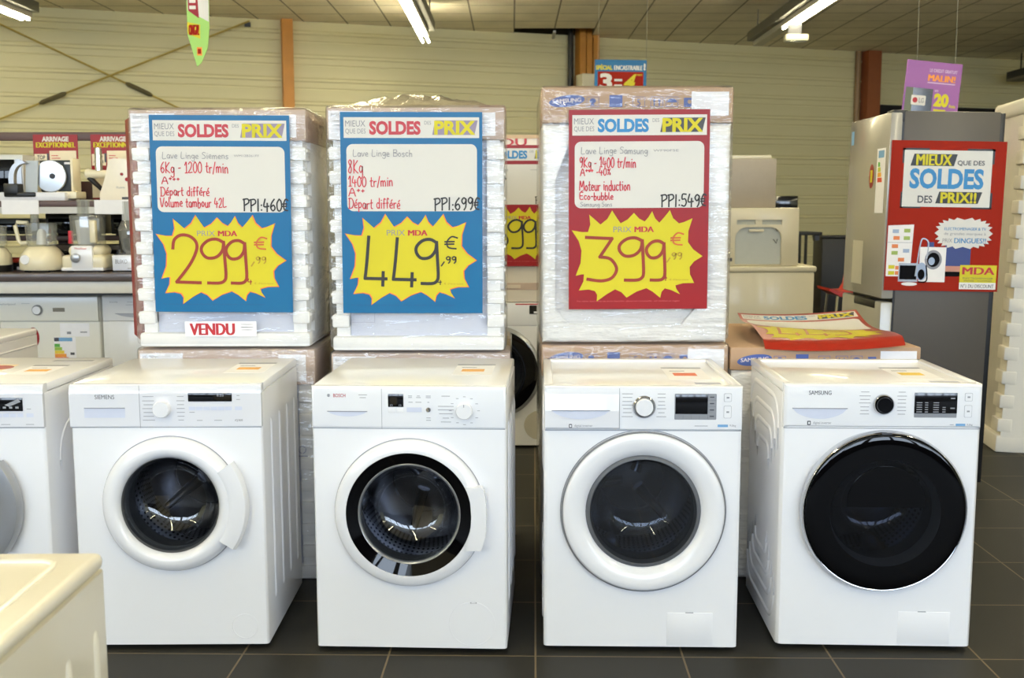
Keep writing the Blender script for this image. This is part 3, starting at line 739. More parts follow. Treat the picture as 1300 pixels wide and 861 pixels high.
def pack_plain(label, cx, y, z, w, h, d, cap, group=None, film=True, r=.02):
    t = thing('packed_washing_machine', label, 'packed appliance', (cx, y, z), 0, group)
    MB().box(-w/2+.03, w/2-.03, .03, d-.02, .02, h-.02).build('wrapped_appliance', mat('greyish_film', (206, 206, 214), .4, coat=.3), t)
    top = h-cap
    b = MB().box(-w/2, w/2, 0, d, 0, top, r=r, seg=3, axes='xz').build('foam_shell', mat('film_on_foam', (232, 231, 228), .3, coat=.5, bump=.7, bscale=6, stretch=(1.5, 1, 5), bdist=.03), t, 40)
    x0, x1, z0, z1 = -w/2+.045, w/2-.115, .068, top-.07
    c = .05
    cut(b, MB().prism([(x0+c, z0), (x1-c, z0), (x1, z0+1.2*c), (x1, z1-2.6*c), (x1-c, z1), (x0+c, z1), (x0, z1-2.6*c), (x0, z0+1.2*c)], -.02, .029))
    MB().box(-w/2-.004, w/2+.004, -.004, d+.003, top, h, r=.006).build('top_cap', CARD, t)
    samsung_print(Pic(t, -w/2, h, 1, 1, -.0045), 0)
    q = Pic(t, -w/2, h, 1, 1, -.0045); q.rect('packing_label', PAPER, w-.145, .015, w-.012, cap-.025, 2); tick_rows(q, 'label_print', SEAM, w-.07, w-.02, [.045, .05]); tick_rows(q, 'label_print', SEAM, w-.08, w-.018, [.075]); q.done()
    if film: wrap_shell(t, w, h, d, .007, FILM)
    return t

# ------------------------------------------------------------------ sale signs
STAR = [(53, 226), (180, 240), (190, 108), (278, 183), (368, 78), (435, 175), (538, 97), (622, 162), (680, 85), (737, 172), (818, 78), (890, 178), (995, 140), (962, 320), (1078, 428), (978, 510), (1015, 632), (868, 650), (905, 718), (785, 672), (750, 745), (640, 670), (485, 742), (395, 678), (250, 770), (235, 690), (110, 685), (150, 562), (85, 572), (130, 380)]
def suv(x, y): return ((x-30)/1090, .4585+(y-15)/1505)   # star drawing units to the sign's unit square
def curved(pts):
    out = []
    for i, p in enumerate(pts):
        q = pts[(i+1) % len(pts)]; out.append(p)
        mx, my = (p[0]+q[0])/2, (p[1]+q[1])/2; out.append((mx+(565-mx)*.035, my+(425-my)*.035))
    return out
DIG = {
 '2': [[(0, .28), (.06, .1), (.3, 0), (.62, .02), (.85, .14), (.86, .32), (.6, .62), (.1, .985)], [(.1, .985), (.98, 1)]],
 '9': [[(.86, .06), (.62, 0), (.3, .03), (.05, .16), (.04, .3), (.25, .42), (.6, .4), (.84, .26), (.9, .08)], [(.9, .06), (.93, .4), (.96, .8), (.9, .93), (.7, .985), (.25, .985)]],
 '4': [[(.2, 0), (.1, .5), (0, .87)], [(0, .87), (1, .88)], [(.85, .74), (.82, 1.02)]],
 '3': [[(0, 0), (.85, .03)], [(.85, .03), (.45, .45)], [(.45, .45), (.8, .5), (1, .72), (.85, .93), (.5, 1), (.05, .96)]],
}
# handwriting stroke font: unit cell, v down
def _hw():
    """single-stroke marker alphabet: each glyph 'width|x,y x,y;...' with y down, cap line 0, baseline 1"""
    src = """A .8|.02,1 .4,0 .75,1;.12,.62 .66,.6
B .7|.1,0 .1,1;.1,.05 .55,.05 .6,.35 .15,.48 .65,.6 .6,.95 .1,1
C .7|.65,.15 .35,0 .08,.4 .2,.9 .65,.92
D .75|.12,0 .1,1;.0,.02 .5,.05 .72,.5 .5,.95 .0,1
E .65|.6,.02 .1,.05 .1,.95 .62,.97;.1,.5 .5,.48
F .65|.1,0 .1,1;.1,.02 .6,0;.1,.48 .45,.46
I .3|.15,0 .13,1
K .7|.1,0 .1,1;.6,.05 .12,.6 .65,1
L .65|.12,0 .08,.97 .6,.95
M .85|.02,1 .12,.05 .4,.7 .7,.05 .8,1
P .65|.12,1 .12,0;.0,.05 .5,0 .6,.3 .12,.55
S .65|.6,.1 .3,0 .1,.25 .5,.55 .5,.9 .05,.95
V .7|.02,0 .3,1 .68,0
W .9|.02,0 .2,1 .42,.3 .62,1 .86,0
X .7|.05,0 .65,1;.65,0 .05,1
N .75|.08,1 .1,0 .62,1 .65,0
a .55|.45,.5 .2,.42 .05,.75 .25,1 .45,.75 .46,.45 .5,1
b .55|.1,0 .1,1 .4,.98 .48,.65 .3,.48 .1,.62
c .5|.45,.5 .2,.45 .08,.75 .25,1 .46,.92
d .55|.46,0 .46,1;.44,.55 .2,.45 .05,.75 .25,1 .46,.85
e .52|.08,.72 .44,.66 .3,.42 .08,.6 .12,.92 .45,.95
é .52|.08,.72 .44,.66 .3,.42 .08,.6 .12,.92 .45,.95;.25,.3 .42,.12
f .42|.4,.1 .2,.05 .18,1;.02,.5 .36,.48
g .55|.45,.5 .2,.42 .05,.7 .25,.92 .45,.7 .46,.45 .46,1.2 .25,1.35 .02,1.22
h .55|.1,0 .1,1;.1,.65 .3,.45 .45,.6 .46,1
i .25|.12,.45 .14,1;.14,.18 .15,.22
k .5|.1,0 .1,1;.42,.45 .12,.72 .45,1
l .28|.1,0 .1,.85 .22,1
m .8|.06,.48 .08,1;.08,.62 .25,.46 .36,.6 .37,1;.37,.62 .55,.46 .68,.6 .7,1
n .55|.06,.48 .08,1;.08,.62 .28,.46 .42,.6 .45,1
o .55|.28,.45 .06,.7 .25,1 .48,.75 .28,.45
p .55|.08,.45 .08,1.35;.08,.6 .3,.45 .48,.68 .3,.95 .08,.9
r .42|.06,.48 .08,1;.08,.65 .22,.48 .4,.5
s .45|.4,.5 .2,.44 .08,.6 .38,.8 .3,.98 .04,.95
t .42|.2,.1 .18,.9 .38,.98;.02,.45 .38,.42
u .55|.06,.46 .08,.9 .28,1 .44,.8;.44,.46 .48,1
v .5|.02,.46 .22,1 .46,.46
x .5|.04,.46 .44,1;.44,.46 .04,1
0 .6|.3,0 .06,.35 .1,.85 .32,1 .54,.7 .5,.2 .3,0
1 .45|.05,.3 .28,0 .26,1;.08,1 .44,.98
2 .6|.06,.2 .3,0 .5,.2 .35,.6 .04,.97 .56,.95
4 .65|.2,0 .06,.62 .6,.6;.42,.35 .4,1.05
5 .6|.52,.02 .14,.02 .1,.42 .4,.4 .54,.7 .36,1 .04,.93
6 .6|.46,.02 .16,.35 .06,.75 .3,1 .52,.78 .36,.52 .1,.68
3 .55|.06,.05 .45,.08 .22,.42 .5,.7 .3,1 .04,.92
7 .55|.04,.03 .5,.02 .2,1;.1,.5 .42,.48
8 .6|.46,.12 .25,0 .1,.2 .45,.65 .3,1 .06,.8 .45,.25 .46,.12
9 .6|.5,.12 .26,0 .06,.25 .25,.5 .48,.3 .5,.12 .48,.7 .3,1
+ .4|.05,.3 .35,.28;.2,.14 .2,.45
% .6|.1,.2 .2,.1 .22,.3 .1,.25;.5,.05 .1,.9;.42,.7 .5,.65 .5,.9 .4,.85
/ .4|.38,.0 .04,1.1
- .4|.06,.6 .34,.58
: .25|.12,.5 .13,.55;.12,.9 .13,.95
. .2|.08,.95 .1,1
, .3|.2,.85 .1,1.15
€ .6|.56,.1 .3,.0 .1,.4 .16,.85 .5,.95;.0,.4 .42,.38;.0,.6 .4,.58"""
    d = {' ': (.35, [])}
    for l in src.split('\n'):
        k, r = l[0], l[2:]; w, st = r.split('|')
        d[k] = (float(w), [[tuple(float(q) for q in p.split(',')) for p in t.split()] for t in st.split(';')])
    d['É'] = (d['E'][0], d['E'][1]+[[(.3, -.08), (.5, -.25)]])
    return d
HW = _hw()
def hand(P, name, m, s, u0, v0, u1, v1, w, k=3):
    P.new(); sc = (u1-u0)/sum(HW[c][0]+.08 for c in s); x = u0
    for c in s:
        j = rnd.uniform(-.05, .05)*(v1-v0)
        for st in HW[c][1]: P.stroke(name, m, [(x+sc*(a+.04), j+v0+(v1-v0)*b) for a, b in st], w, k)
        x += sc*(HW[c][0]+.08)
    P.gid = 0

def price_sign(t, W, H, base, soldes, lines, price, pcol, ppi, ppicol=None, model=None, outline=ORANGE, warp=None, foot=None, M=None, title=None, first=None, cents=True):
    P = Pic(t, -W/2, H, W, H, -.004, M=M)
    P.rect('panel', base, 0, 0, 1, 1.035 if warp else 1, 0)
    P.rect('header_band', WHITE, .025, .026, .978, .127, 1)
    P.text('header_small_text', GREY, 'MIEUX', .037, .042, .178, .072, 2, .0); P.text('header_small_text', GREY, 'QUE DES', .037, .082, .18, .11, 2, .0)
    P.text('headline', soldes, 'SOLDES', .205, .044, .567, .112, 2, .045)
    P.text('header_small_text', GREY, 'DES', .593, .044, .64, .062, 2)
    P.poly('prize_shade', LILAC if base is BLUE else DINK, [(.668, .041), (.968, .041), (.945, .112), (.648, .112)], 2)
    P.text('prix_lettering', YEL, 'PRIX', .662, .043, .952, .112, 3, .04, .0)
    P.rect('writing_panel', WHITE, .042, .157, .962, .488, 1, r=.045)
    if first: hand(P, 'grey_handwriting', GREY, first, .085, .185, .085+.0265*len(first), .218, W*.0042)
    if model: P.text('grey_handwriting', GREY, model, .6, .197, .78, .208, 2)
    for s, u0, v0, u1, v1 in lines:
        hand(P, 'red_handwriting', MARKR, s, u0, v0, u1, v1, W*.0072)
    if ppi: hand(P, 'ppi_handwriting', MARKK, ppi, .655, .422, .985, .482, W*.0105)
    if foot: hand(P, 'grey_handwriting', GREY, foot, .08, .458, .31, .48, W*.0035)
    star = [suv(*p) for p in curved(STAR)]
    cu, cv = .49, .727
    P.poly('star_border', outline, star, 1)
    P.poly('star', YEL, [(cu+(u-cu)*.978, cv+(v-cv)*.974) for u, v in star], 2)
    P.text('prix_text', GREY, 'PRIX', *suv(378, 200), *suv(520, 242), 3, 0); P.text('store_initials', SRED, 'MDA', *suv(542, 200), *suv(695, 242), 3, .06)
    for c, (a, b, x, y) in price:
        for st in DIG[c]: P.stroke('price_digits', pcol, [suv(a+(x-a)*p, b+(y-b)*q) for p, q in st], W*.0225, 4)
    if cents:
        for st in HW['€'][1]: P.stroke('price_cents', pcol if pcol is not MARKD else mat('thin_marker', (190, 90, 30), .5), [suv(828+175*a, 250+95*b) for a, b in st], W*.011, 4)
        x0 = 835
        for i in (0, 1):
            for st in HW['9'][1]: P.stroke('price_cents', pcol if pcol is MARKK else GINK, [suv(x0+45*i+66*a, 400+50*b) for a, b in st], W*.009, 4)
        P.stroke('price_cents', pcol if pcol is MARKK else GINK, [suv(822, 440), suv(800, 470)], W*.01, 4)
        P.stroke('price_cents', pcol, [suv(775, 570), suv(770, 592), suv(800, 592)], W*.007, 4); P.stroke('price_cents', pcol, [suv(792, 580), suv(790, 612)], W*.007, 4)
        P.text('star_small_text', GINK, "€ d'éco-taxe", *suv(820, 597), *suv(970, 612), 3)
    P.text('fine_print', mat('print_dark_blue', (20, 80, 130), .5) if base is BLUE else mat('print_pink', (196, 90, 90), .5), 'Prix valables dans la limite des stocks disponibles - photos non contractuelles - voir conditions en magasin', .06, .955, .8, .965, 1)
    P.done(warp)
    return t

def price_signs():
    lines = [('6Kg - 1200 tr/min', .07, .235, .56, .29), ('A+++', .075, .31, .21, .345), ('Départ différé', .065, .36, .42, .405), ('Volume tambour 42L', .06, .415, .54, .462)]
    t = thing('price_sign', 'blue sale sign with 299 euro price, taped on the left carton', 'sign', (-1.04, 3.834, 1.013), 0, 'sale price signs', (0, .006, 0))
    price_sign(t, .497, .7, BLUE, SRED, lines, [('2', (185, 235, 400, 602)), ('9', (405, 265, 605, 608)), ('9', (600, 275, 768, 608))], MARKD, 'PPI:460€', model='WM12B261FF', first='Lave Linge Siemens')
    lines = [('8Kg', .05, .235, .16, .3), ('1400 tr/min', .05, .315, .37, .365), ('A++', .05, .375, .17, .415), ('Départ différé', .05, .425, .42, .475)]
    t = thing('price_sign', 'blue sale sign with 449 euro price, taped on the middle carton', 'sign', (-.358, 3.834, 1.008), 0, 'sale price signs', (0, .003, 0))
    price_sign(t, .504, .715, BLUE, SRED, lines, [('4', (205, 250, 372, 612)), ('4', (425, 262, 598, 618)), ('9', (600, 270, 782, 608))], MARKK, 'PPI:699€', first='Lave Linge Bosch')
    lines = [('9Kg - 1400 tr/min', .075, .235, .48, .285), ('A+++ -40%', .08, .29, .3, .325), ('Moteur induction', .075, .35, .44, .4), ('Éco-bubble', .075, .41, .32, .445)]
    t = thing('price_sign', 'dark red sale sign with 399 euro price, taped on the right tall carton', 'sign', (.455, 3.832, 1.022), 0, 'sale price signs', (0, -.004, 0))
    price_sign(t, .5, .708, RED, SBLUE, lines, [('3', (165, 280, 405, 612)), ('9', (420, 285, 625, 612)), ('9', (635, 310, 790, 612))], MARKD, 'PPI:549€', model='WF90F5E', first='Lave Linge Samsung', outline=YEL, foot='Samsung 5ans')
    t = thing('price_sign', 'dark red sale sign far back, partly seen between the middle and right stacks', 'sign', (.055, 6.067, 1.06), 0, 'sale price signs')
    price_sign(t, .49, .68, RED, SBLUE, [('7Kg', .08, .235, .2, .28)], [('3', (185, 250, 400, 602)), ('9', (405, 250, 600, 608)), ('9', (600, 250, 768, 608))], MARKK, 'PPI:599€', model='WAN2820', first='Lave Linge', outline=YEL)
    t = thing('price_sign', 'glossy red sale sign lying flat on the low right carton', 'sign', (1.172, 3.846, .892), 0, 'sale price signs', (math.radians(1.2), 0, math.radians(-4)))
    warp = lambda x, z: -.012*(abs(x)/.25)**2-.02*max(0, (z-.45)/.25)**2-.010*math.sin(z*9+x*4)-.002+.7*max(0, .012-z)
    price_sign(t, .5, .7, mat('laminated_red', (150, 30, 14), .3, var=.01), SBLUE, [], [('4', (205, 250, 372, 602)), ('4', (425, 262, 598, 618)), ('9', (600, 270, 782, 608))], mat('red_on_yellow', (170, 90, 20), .4), None, outline=YEL, warp=warp, M=Matrix.Rotation(-PI/2, 4, 'X') @ Matrix.Rotation(0, 4, 'Z') @ Matrix.Diagonal((1, 1, 1, 1)), cents=False)
    # red sign seen edge-on beside the left carton
    t = thing('price_sign', 'dark red sign seen almost edge-on at the left flank of the 299 euro carton', 'sign', (-1.405, 4.05, .87), 0, 'sale price signs', (0, 0, math.radians(115.6)))
    MB().box(0, .36, .0005, .003, 0, .87).build('panel', RED, t); P = Pic(t, 0, .87, .36, .87, 0); P.rect('writing_panel', WHITE, .05, .2, .95, .48, 1, r=.04)
    P.poly('star', YEL, [suv(*p) for p in curved(STAR)], 2); P.done()

def stacks():
    g = 'packed machines stacked behind the front row'
    pack_knobs('low carton with pale cap under the 299 euro carton, mostly behind the front row', -1.045, 3.86, 0, .64, .872, .62, .13, True, group=g, left_sheet='SIEMENS')
    pack_knobs('low polystyrene pack under the 449 euro carton, between second machine and floor', -.335, 3.87, 0, .65, .857, .62, .11, True, group=g, left_sheet='BOSCH')
    pack_plain('low carton with blue printed cap under the tall 399 euro pack', .45, 3.86, 0, .675, .887, .64, .115, g)
    pack_plain('low brown capped carton at right carrying a red sign lying flat', 1.148, 3.86, 0, .69, .878, .82, .085, g, film=False)
    t = pack_knobs('upper polystyrene pack with sold strip and 299 euro sign, leftmost', -1.047, 3.85, .883, .622, .85, .6, .108, True, group=g, left_sheet='SIEMENS')
    q = Pic(t, -.311, .85, 1, 1, -.0100); q.rect('sold_strip', PAPER, .17, .755, .43, .81, 1); q.text('sold_lettering', SRED, 'VENDU', .187, .762, .352, .805, 2, .05); tick_rows(q, 'strip_print', INK, .37, .42, [.765, .775, .785]); q.done()
    t = pack_knobs('upper polystyrene pack with crumpled film on top and 449 euro sign', -.341, 3.85, .868, .626, .872, .6, .112, True, .06, group=g, left_sheet='BOSCH')
    q = Pic(t, -.313, .872, 1, 1, -.0100)
    for a in ((.075, .73, .155, .732), (.155, .73, .157, .765), (.075, .765, .157, .767)): q.rect('film_print', mat('pale_ink', (170, 172, 190), .5), *a, 1)
    q.done()
    pack_plain('upper film-wrapped white pack with blue printed cardboard cap and 399 euro sign', .447, 3.85, .896, .672, .912, .63, .123, g)
    # recycling mark on the low left pack
    for ob in list(COL.objects):
        if ob.get('label', '').startswith('low carton with pale cap'):
            q = mm(ob, -.0105); m = mat('pale_ink', (170, 172, 190), .5)
            for a in (90, 210, 330):
                c = [(.27+.014*math.cos(math.radians(a+k)), -.5-.014*math.sin(math.radians(a+k))) for k in (-48, 0, 48)]
                q.stroke('recycling_mark', m, c, .003, 1, False)
            q.rect('recycling_mark', m, .25, -.478, .29, -.474, 1); q.done()

# ------------------------------------------------------------------ things at the right
def fridge():
    t = thing('fridge_freezer', 'tall grey fridge freezer seen from its side, carrying a red poster', 'fridge', (1.79, 5.1, 0), 0, None, (0, math.radians(.9), 0))
    H = 1.84; G = mat('fridge_grey', (80, 75, 69), .45, .15, var=.02); DG = mat('glossy_silver_door', (160, 156, 146), .24, .15, coat=.25, var=.02)
    MB().box(.035, .49, 0, .6, .03, H, r=.006).build('body', G, t, 30)
    MB().box(.488, .515, .01, .59, .05, H-.004, r=.003).build('rear_panel', BLACK, t)
    d = MB().box(-.03, .028, 0, .6, .95, H-.006, r=.008).build('door', DG, t, 30)
    f = MB().box(-.03, .028, 0, .6, .05, .935, r=.008).build('door', DG, t, 30)
    MB().box(-.032, 0, .08, .4, .895, .936, r=.006).build('handle_recess', BLACK, f)
    MB().box(.026, .036, .004, .596, .05, H-.01).build('door_seal', BLACK, t)
    MB().box(-.02, .05, .002, .09, H-.05, H+.004, r=.003).build('hinge_cover', BLACK, t)
    M = Matrix.Translation((-.0305, 0, 0)) @ Matrix.Rotation(-PI/2, 4, 'Z')
    # sheets on the door: x here runs towards the camera
    P = Pic(d, -.6, H, 1, 1, 0, M=M)
    P.rect('energy_label', PAPER, .44, .17, .56, .48, 1); P.rect('energy_stripe', mat('eco_blue', (110, 160, 205), .5), .46, .18, .54, .215, 2)
    for i, c in enumerate(((90, 170, 70), (200, 200, 60), (235, 170, 50), (220, 80, 50))): P.poly('energy_stripe', mat('energy_%d' % i, c, .6), [(.46, .235+.025*i), (.485+.012*i, .235+.025*i), (.49+.012*i, .257+.025*i), (.46, .257+.025*i)], 2)
    P.ell('round_sticker', RED, .37, .3, .035, .06, 1); P.rect('sticker_print', YEL, .355, .27, .385, .33, 2)
    P.rect('door_sheet', mat('faint_sheet', (190, 186, 172), .3, coat=.5), .14, .62, .3, .84, 1); P.rect('blue_tag', mat('eco_blue', (110, 160, 205), .5), .03, .06, .07, .13, 1)
    P.done()
    for x in (.06, .45):
        for y in (.06, .54): MB().lathe([(0, 0), (.02, 0), (.02, .03), (0, .031)], 14, (x, y, 0), 'z').build('foot', RUBBER, t)

def poster():
    t = thing('sale_poster', 'red sale poster with big blue lettering, on the side of the grey fridge', 'poster', (1.782, 5.094, .993), 0, None, (0, math.radians(1.0), 0))
    P = Pic(t, 0, .71, .545, .71, -.003)
    P.rect('panel', ORED, 0, 0, 1, 1, 0)
    for a in ((.1, .05, .33, .065), (.1, .05, .125, .15), (.66, .05, .9, .065), (.875, .05, .9, .15), (.1, .436, .28, .447), (.1, .34, .125, .447), (.72, .436, .9, .447), (.875, .34, .9, .447)): P.rect('corner_bracket', BLACK, *a, 1)
    P.rect('white_card', WHITE, .115, .063, .88, .437, 2)
    P.poly('black_stripe', BLACK, [(.2, .087), (.575, .087), (.548, .166), (.17, .166)], 3); P.text('yellow_lettering', YEL, 'MIEUX', .218, .09, .53, .163, 4, .035)
    P.text('black_lettering', DINK, 'QUE DES', .578, .128, .815, .165, 3, .02)
    P.text('blue_lettering', SBLUE, 'SOLDES', .17, .182, .815, .318, 3, .04)
    P.text('black_lettering', DINK, 'DES', .25, .362, .378, .412, 3, .02)
    P.poly('black_stripe', BLACK, [(.435, .335), (.81, .335), (.775, .413), (.405, .413)], 3); P.text('yellow_lettering', YEL, 'PRIX!!', .448, .338, .762, .411, 4, .035)
    n = 22; b = []
    for i in range(2*n):
        a = PI*i/n; k = 1 if i % 2 == 0 else .86; e = 1.0
        b.append((.672+.255*k*e*math.copysign(abs(math.cos(a))**.7, math.cos(a)), .61+.105*k*math.copysign(abs(math.sin(a))**.7, math.sin(a))))
    P.poly('white_burst', WHITE, b, 3)
    P.text('blue_lettering', SBLUE, 'ELECTROMENAGER & TV', .5, .571, .865, .59, 4, .01); P.text('grey_lettering', GREY, 'de grandes marques à', .5, .604, .865, .627, 4)
    P.text('grey_lettering', GREY, 'PRIX', .49, .646, .575, .672, 4); P.text('blue_lettering', SBLUE, 'DINGUES!!', .592, .642, .87, .676, 4, .02)
    W2 = mat('print_white', (228, 224, 220), .5); GR = mat('print_green', (150, 170, 80), .5); OR = mat('print_orange', (214, 120, 60), .5); SK = mat('print_sky', (44, 60, 120), .5); SK2 = mat('print_dusk', (190, 130, 110), .5); GB = mat('print_greyblue', (150, 165, 190), .5)
    P.poly('printed_fridge', W2, [(.01, .565), (.235, .556), (.23, .675), (.225, .81), (.225, .905), (.01, .905)], 1)
    for i, (a, v, c) in enumerate(((.05, .59, GB), (.15, .585, GR), (.06, .635, OR), (.15, .635, GR), (.05, .69, OR), (.15, .72, GB), (.05, .735, GR), (.11, .78, OR), (.03, .83, YEL), (.09, .835, OR), (.15, .84, GR), (.03, .87, YEL), (.09, .87, OR))): P.rect('printed_food', c, a, v, a+.055, v+.025, 2)
    P.rect('printed_fridge', SEAM, .01, .676, .23, .679, 2)
    P.rect('printed_washer', W2, .3, .705, .53, .94, 2); P.ell('printed_washer_door', GREY, .42, .79, .075, .065, 3); P.ell('printed_washer_glass', SCREEN, .42, .79, .055, .048, 4); P.ell('printed_washer_shine', GB, .405, .8, .028, .026, 5)
    P.rect('printed_screen', SK, .52, .69, .745, .83, 1); P.rect('printed_screen', SK2, .53, .83, .745, .87, 1); P.rect('printed_screen', SCREEN, .53, .868, .745, .9, 1); P.rect('printed_screen', SK, .36, .672, .42, .705, 1)
    P.rect('printed_oven', SILVER, .12, .815, .29, .94, 3); P.rect('printed_oven_window', SCREEN, .13, .83, .28, .925, 4)
    P.stroke('printed_vacuum', SILVER, [(.27, .9), (.3, .68), (.33, .65), (.37, .68), (.36, .78)], .006, 5); P.ell('printed_vacuum_body', GB, .32, .87, .05, .06, 5); P.ell('printed_vacuum_body', SCREEN, .32, .89, .03, .035, 6); P.ell('printed_vacuum_head', W2, .22, .955, .07, .012, 5)
    P.stroke('printed_vacuum', SCREEN, [(.36, .83), (.37, .93), (.3, .94)], .006, 6)
    P.rect('yellow_card', YEL, .66, .822, .982, .94, 3); P.text('store_initials', SRED, 'MDA', .68, .836, .965, .885, 4, .06)
    P.text('card_text', DINK, 'ELECTROMENAGER', .69, .905, .955, .916, 4); P.text('card_text', DINK, 'IMAGE - CUISINES', .7, .922, .945, .932, 4)
    P.rect('card_foot', W2, .66, .94, .982, .985, 3); P.text('card_text', DINK, 'N°1 DU DISCOUNT', .675, .95, .965, .975, 4, .01)
    P.done()

def foam_column():
    t = thing('packed_fridge', 'tall white polystyrene pack with notched edges at the right edge', 'packed appliance', (2.755, 5.95, 0), 0, None, (0, math.radians(2.2), math.radians(-8)))
    w, d, H = .75, .62, 2.0; F = mat('warm_polystyrene', (232, 226, 212), .75, var=.02, scale=90, bump=.25, bscale=240)
    MB().box(.03, w-.03, .02, d-.02, .02, H-.02, r=.01).build('wrapped_appliance', mat('pale_wrap', (214, 208, 194), .35, coat=.3), t)
    MB().box(0, w, 0, d, 0, .1, r=.012).build('base_tray', F, t)
    MB().box(0, w, 0, d, H-.09, H, r=.03, seg=3).build('top_cap', F, t)
    for x0, x1 in ((0, .3), (w-.2, w)):
        for y0, y1 in ((0, .12), (d-.12, d)):
            b = MB().box(x0+(.022 if x0 == 0 else 0), x1-(.022 if x1 == w else 0), y0+(.0 if y0 == 0 else 0), y1, .09, H-.08)
            for i in range(13):
                z = .12+i*.137
                b.box(x0-(.0 if x0 == 0 else 0), x0+.08 if x0 == 0 else x1, y0-.004, y1, z, z+.075, r=.007)
            b.build('corner_post', F, t, 30)
    q = mm(t, -.006); q.rect('packing_label', PAPER, .14, -1.08, .26, -.98, 1); q.rect('packing_label', PAPER, .17, -1.9, .28, -1.62, 1); q.rect('label_print', DINK, .17, -.5, .2, -.4, 1)
    tick_rows(q, 'label_print', SEAM, .15, .25, [-1.06, -1.04, -1.02]); q.done()

def middle_right():
    CW = mat('chest_cream', (214, 206, 180), .35, coat=.2, var=.01)
    t = thing('chest_freezer', 'cream white chest with overhanging lid, behind the low right carton', 'freezer', (1.91, 8.0, 0))
    MB().box(-.38, .37, .012, .62, .03, .91, r=.012).build('body', CW, t, 30); MB().box(-.39, .385, 0, .63, .908, .955, r=.016, seg=3).build('lid', CW, t, 30)
    MB().box(-.36, .35, .03, .6, 0, .035).build('plinth', BLACK, t)
    t = thing('oven', 'cream appliance with recessed grey back plate, standing on the cream chest', 'oven', (1.86, 8.03, .956))
    b = MB().box(-.3, .3, 0, .5, 0, .435, r=.01).build('body', CW, t, 30)
    hp = []
    for cx, cz, a in ((.085, .205, 0), (-.095, .205, 90)):
        for k in range(0, 91, 15): q = math.radians(a+k); hp.append((cx+.085*math.cos(q), cz+.085*math.sin(q)))
    hp += [(-.18, .01), (.17, .01)]
    cut(b, MB().prism(hp, -.02, .03).merge(MB().prism([(-.17+.0, .345), (-.17, .31), (-.03, .31), (-.03, .345)], -.02, .02).bm).merge(MB().prism([(.02, .345), (.02, .31), (.17, .31), (.17, .345)], -.02, .02).bm))
    MB().box(-.18, .17, .022, .03, .012, .29).build('back_plate', mat('plate_grey', (186, 190, 184), .4), t)
    MB().box(-.17, .17, .015, .022, .308, .348).build('vent_grille', mat('vent_grey', (176, 178, 168), .5), t)
    MB().box(-.075, .035, .004, .022, .255, .275, r=.004).build('bracket', CW, t)
    MB().tube([(.12, .015, .29), (.135, .0, .26), (.15, .012, .285)], .004, 6).tube([(.11, .015, .2), (.13, .0, .17), (.14, .012, .2)], .004, 6).build('cable_clip', DINK, t)
    q = mm(t, -.0005); tick_rows(q, 'printed_marks', INK, -.28, -.2, [-.22, -.13, -.1]); q.rect('printed_marks', DINK, -.28, -.06, -.2, -.035, 1); q.done()
    t = thing('box', 'grey-brown square box with a cream lid strip, on top of the cream oven', 'box', (1.72, 8.08, 1.392))
    MB().box(-.27, .27, 0, .4, 0, .365, r=.006).build('body', mat('taupe_metal', (158, 148, 134), .45), t, 30); MB().box(-.12, .235, .02, .38, .365, .392, r=.006).build('lid_strip', CW, t)
    t = thing('monitor', 'small black monitor on the dark table, seen behind the cream oven', 'monitor', (3.11, 12.1, 1.13))
    MB().box(-.2, .12, 0, .03, .22, .40, r=.006).build('screen', SCREEN, t); MB().box(-.06, -.02, .02, .05, .02, .25).build('stand', BLACK, t); MB().box(-.14, .06, -.06, .12, 0, .02, r=.006).build('base', BLACK, t)
    t = thing('folding_table', 'dark narrow table on thin legs, beyond the cream oven', 'table', (3.05, 12.0, 0))
    MB().box(-.6, .44, 0, .6, 1.09, 1.125, r=.005).build('tabletop', BLACK, t)
    for x in (-.55, .2, .27):
        for y in (.05, .52): MB().tube([(x, y, 0), (x, y, 1.09)], .018, 8).build('leg', BLACK, t)
    MB().box(.36, .41, .02, .1, 1.03, 1.09).build('clamp', BLACK, t)
    t = thing('black_bin', 'black square bin on the floor left of the grey fridge', 'bin', (4.0, 13.0, 0))
    MB().box(-.22, .4, 0, .4, 0, 1.03, r=.02).build('body', mat('bin_black', (20, 20, 22), .5), t); MB().box(-.23, .41, -.01, .41, 1.03, 1.06, r=.01).build('lid', mat('bin_black', (20, 20, 22), .5), t)
    t = thing('red_chair', 'red moulded high chair partly hidden behind the grey fridge door', 'chair', (3.10, 10.0, 0))
    R = mat('chair_red', (186, 44, 28), .35, coat=.3)
    pr = [(-.17, .655), (-.06, .62), (.04, .625), (.07, .68), (.085, .78), (.10, .90), (.3, .93), (.32, .74), (.29, .6), (.2, .57), (-.06, .575), (-.165, .63)]
    MB().prism(pr, -.2, .2).build('shell', R, t, 50)
    for x in (-.08, .22):
        for y in (-.16, .16): MB().tube([(x, y, .58), (x+(.04 if x > 0 else -.04), y*1.2, 0)], .012, 8).build('leg', CHROME, t)

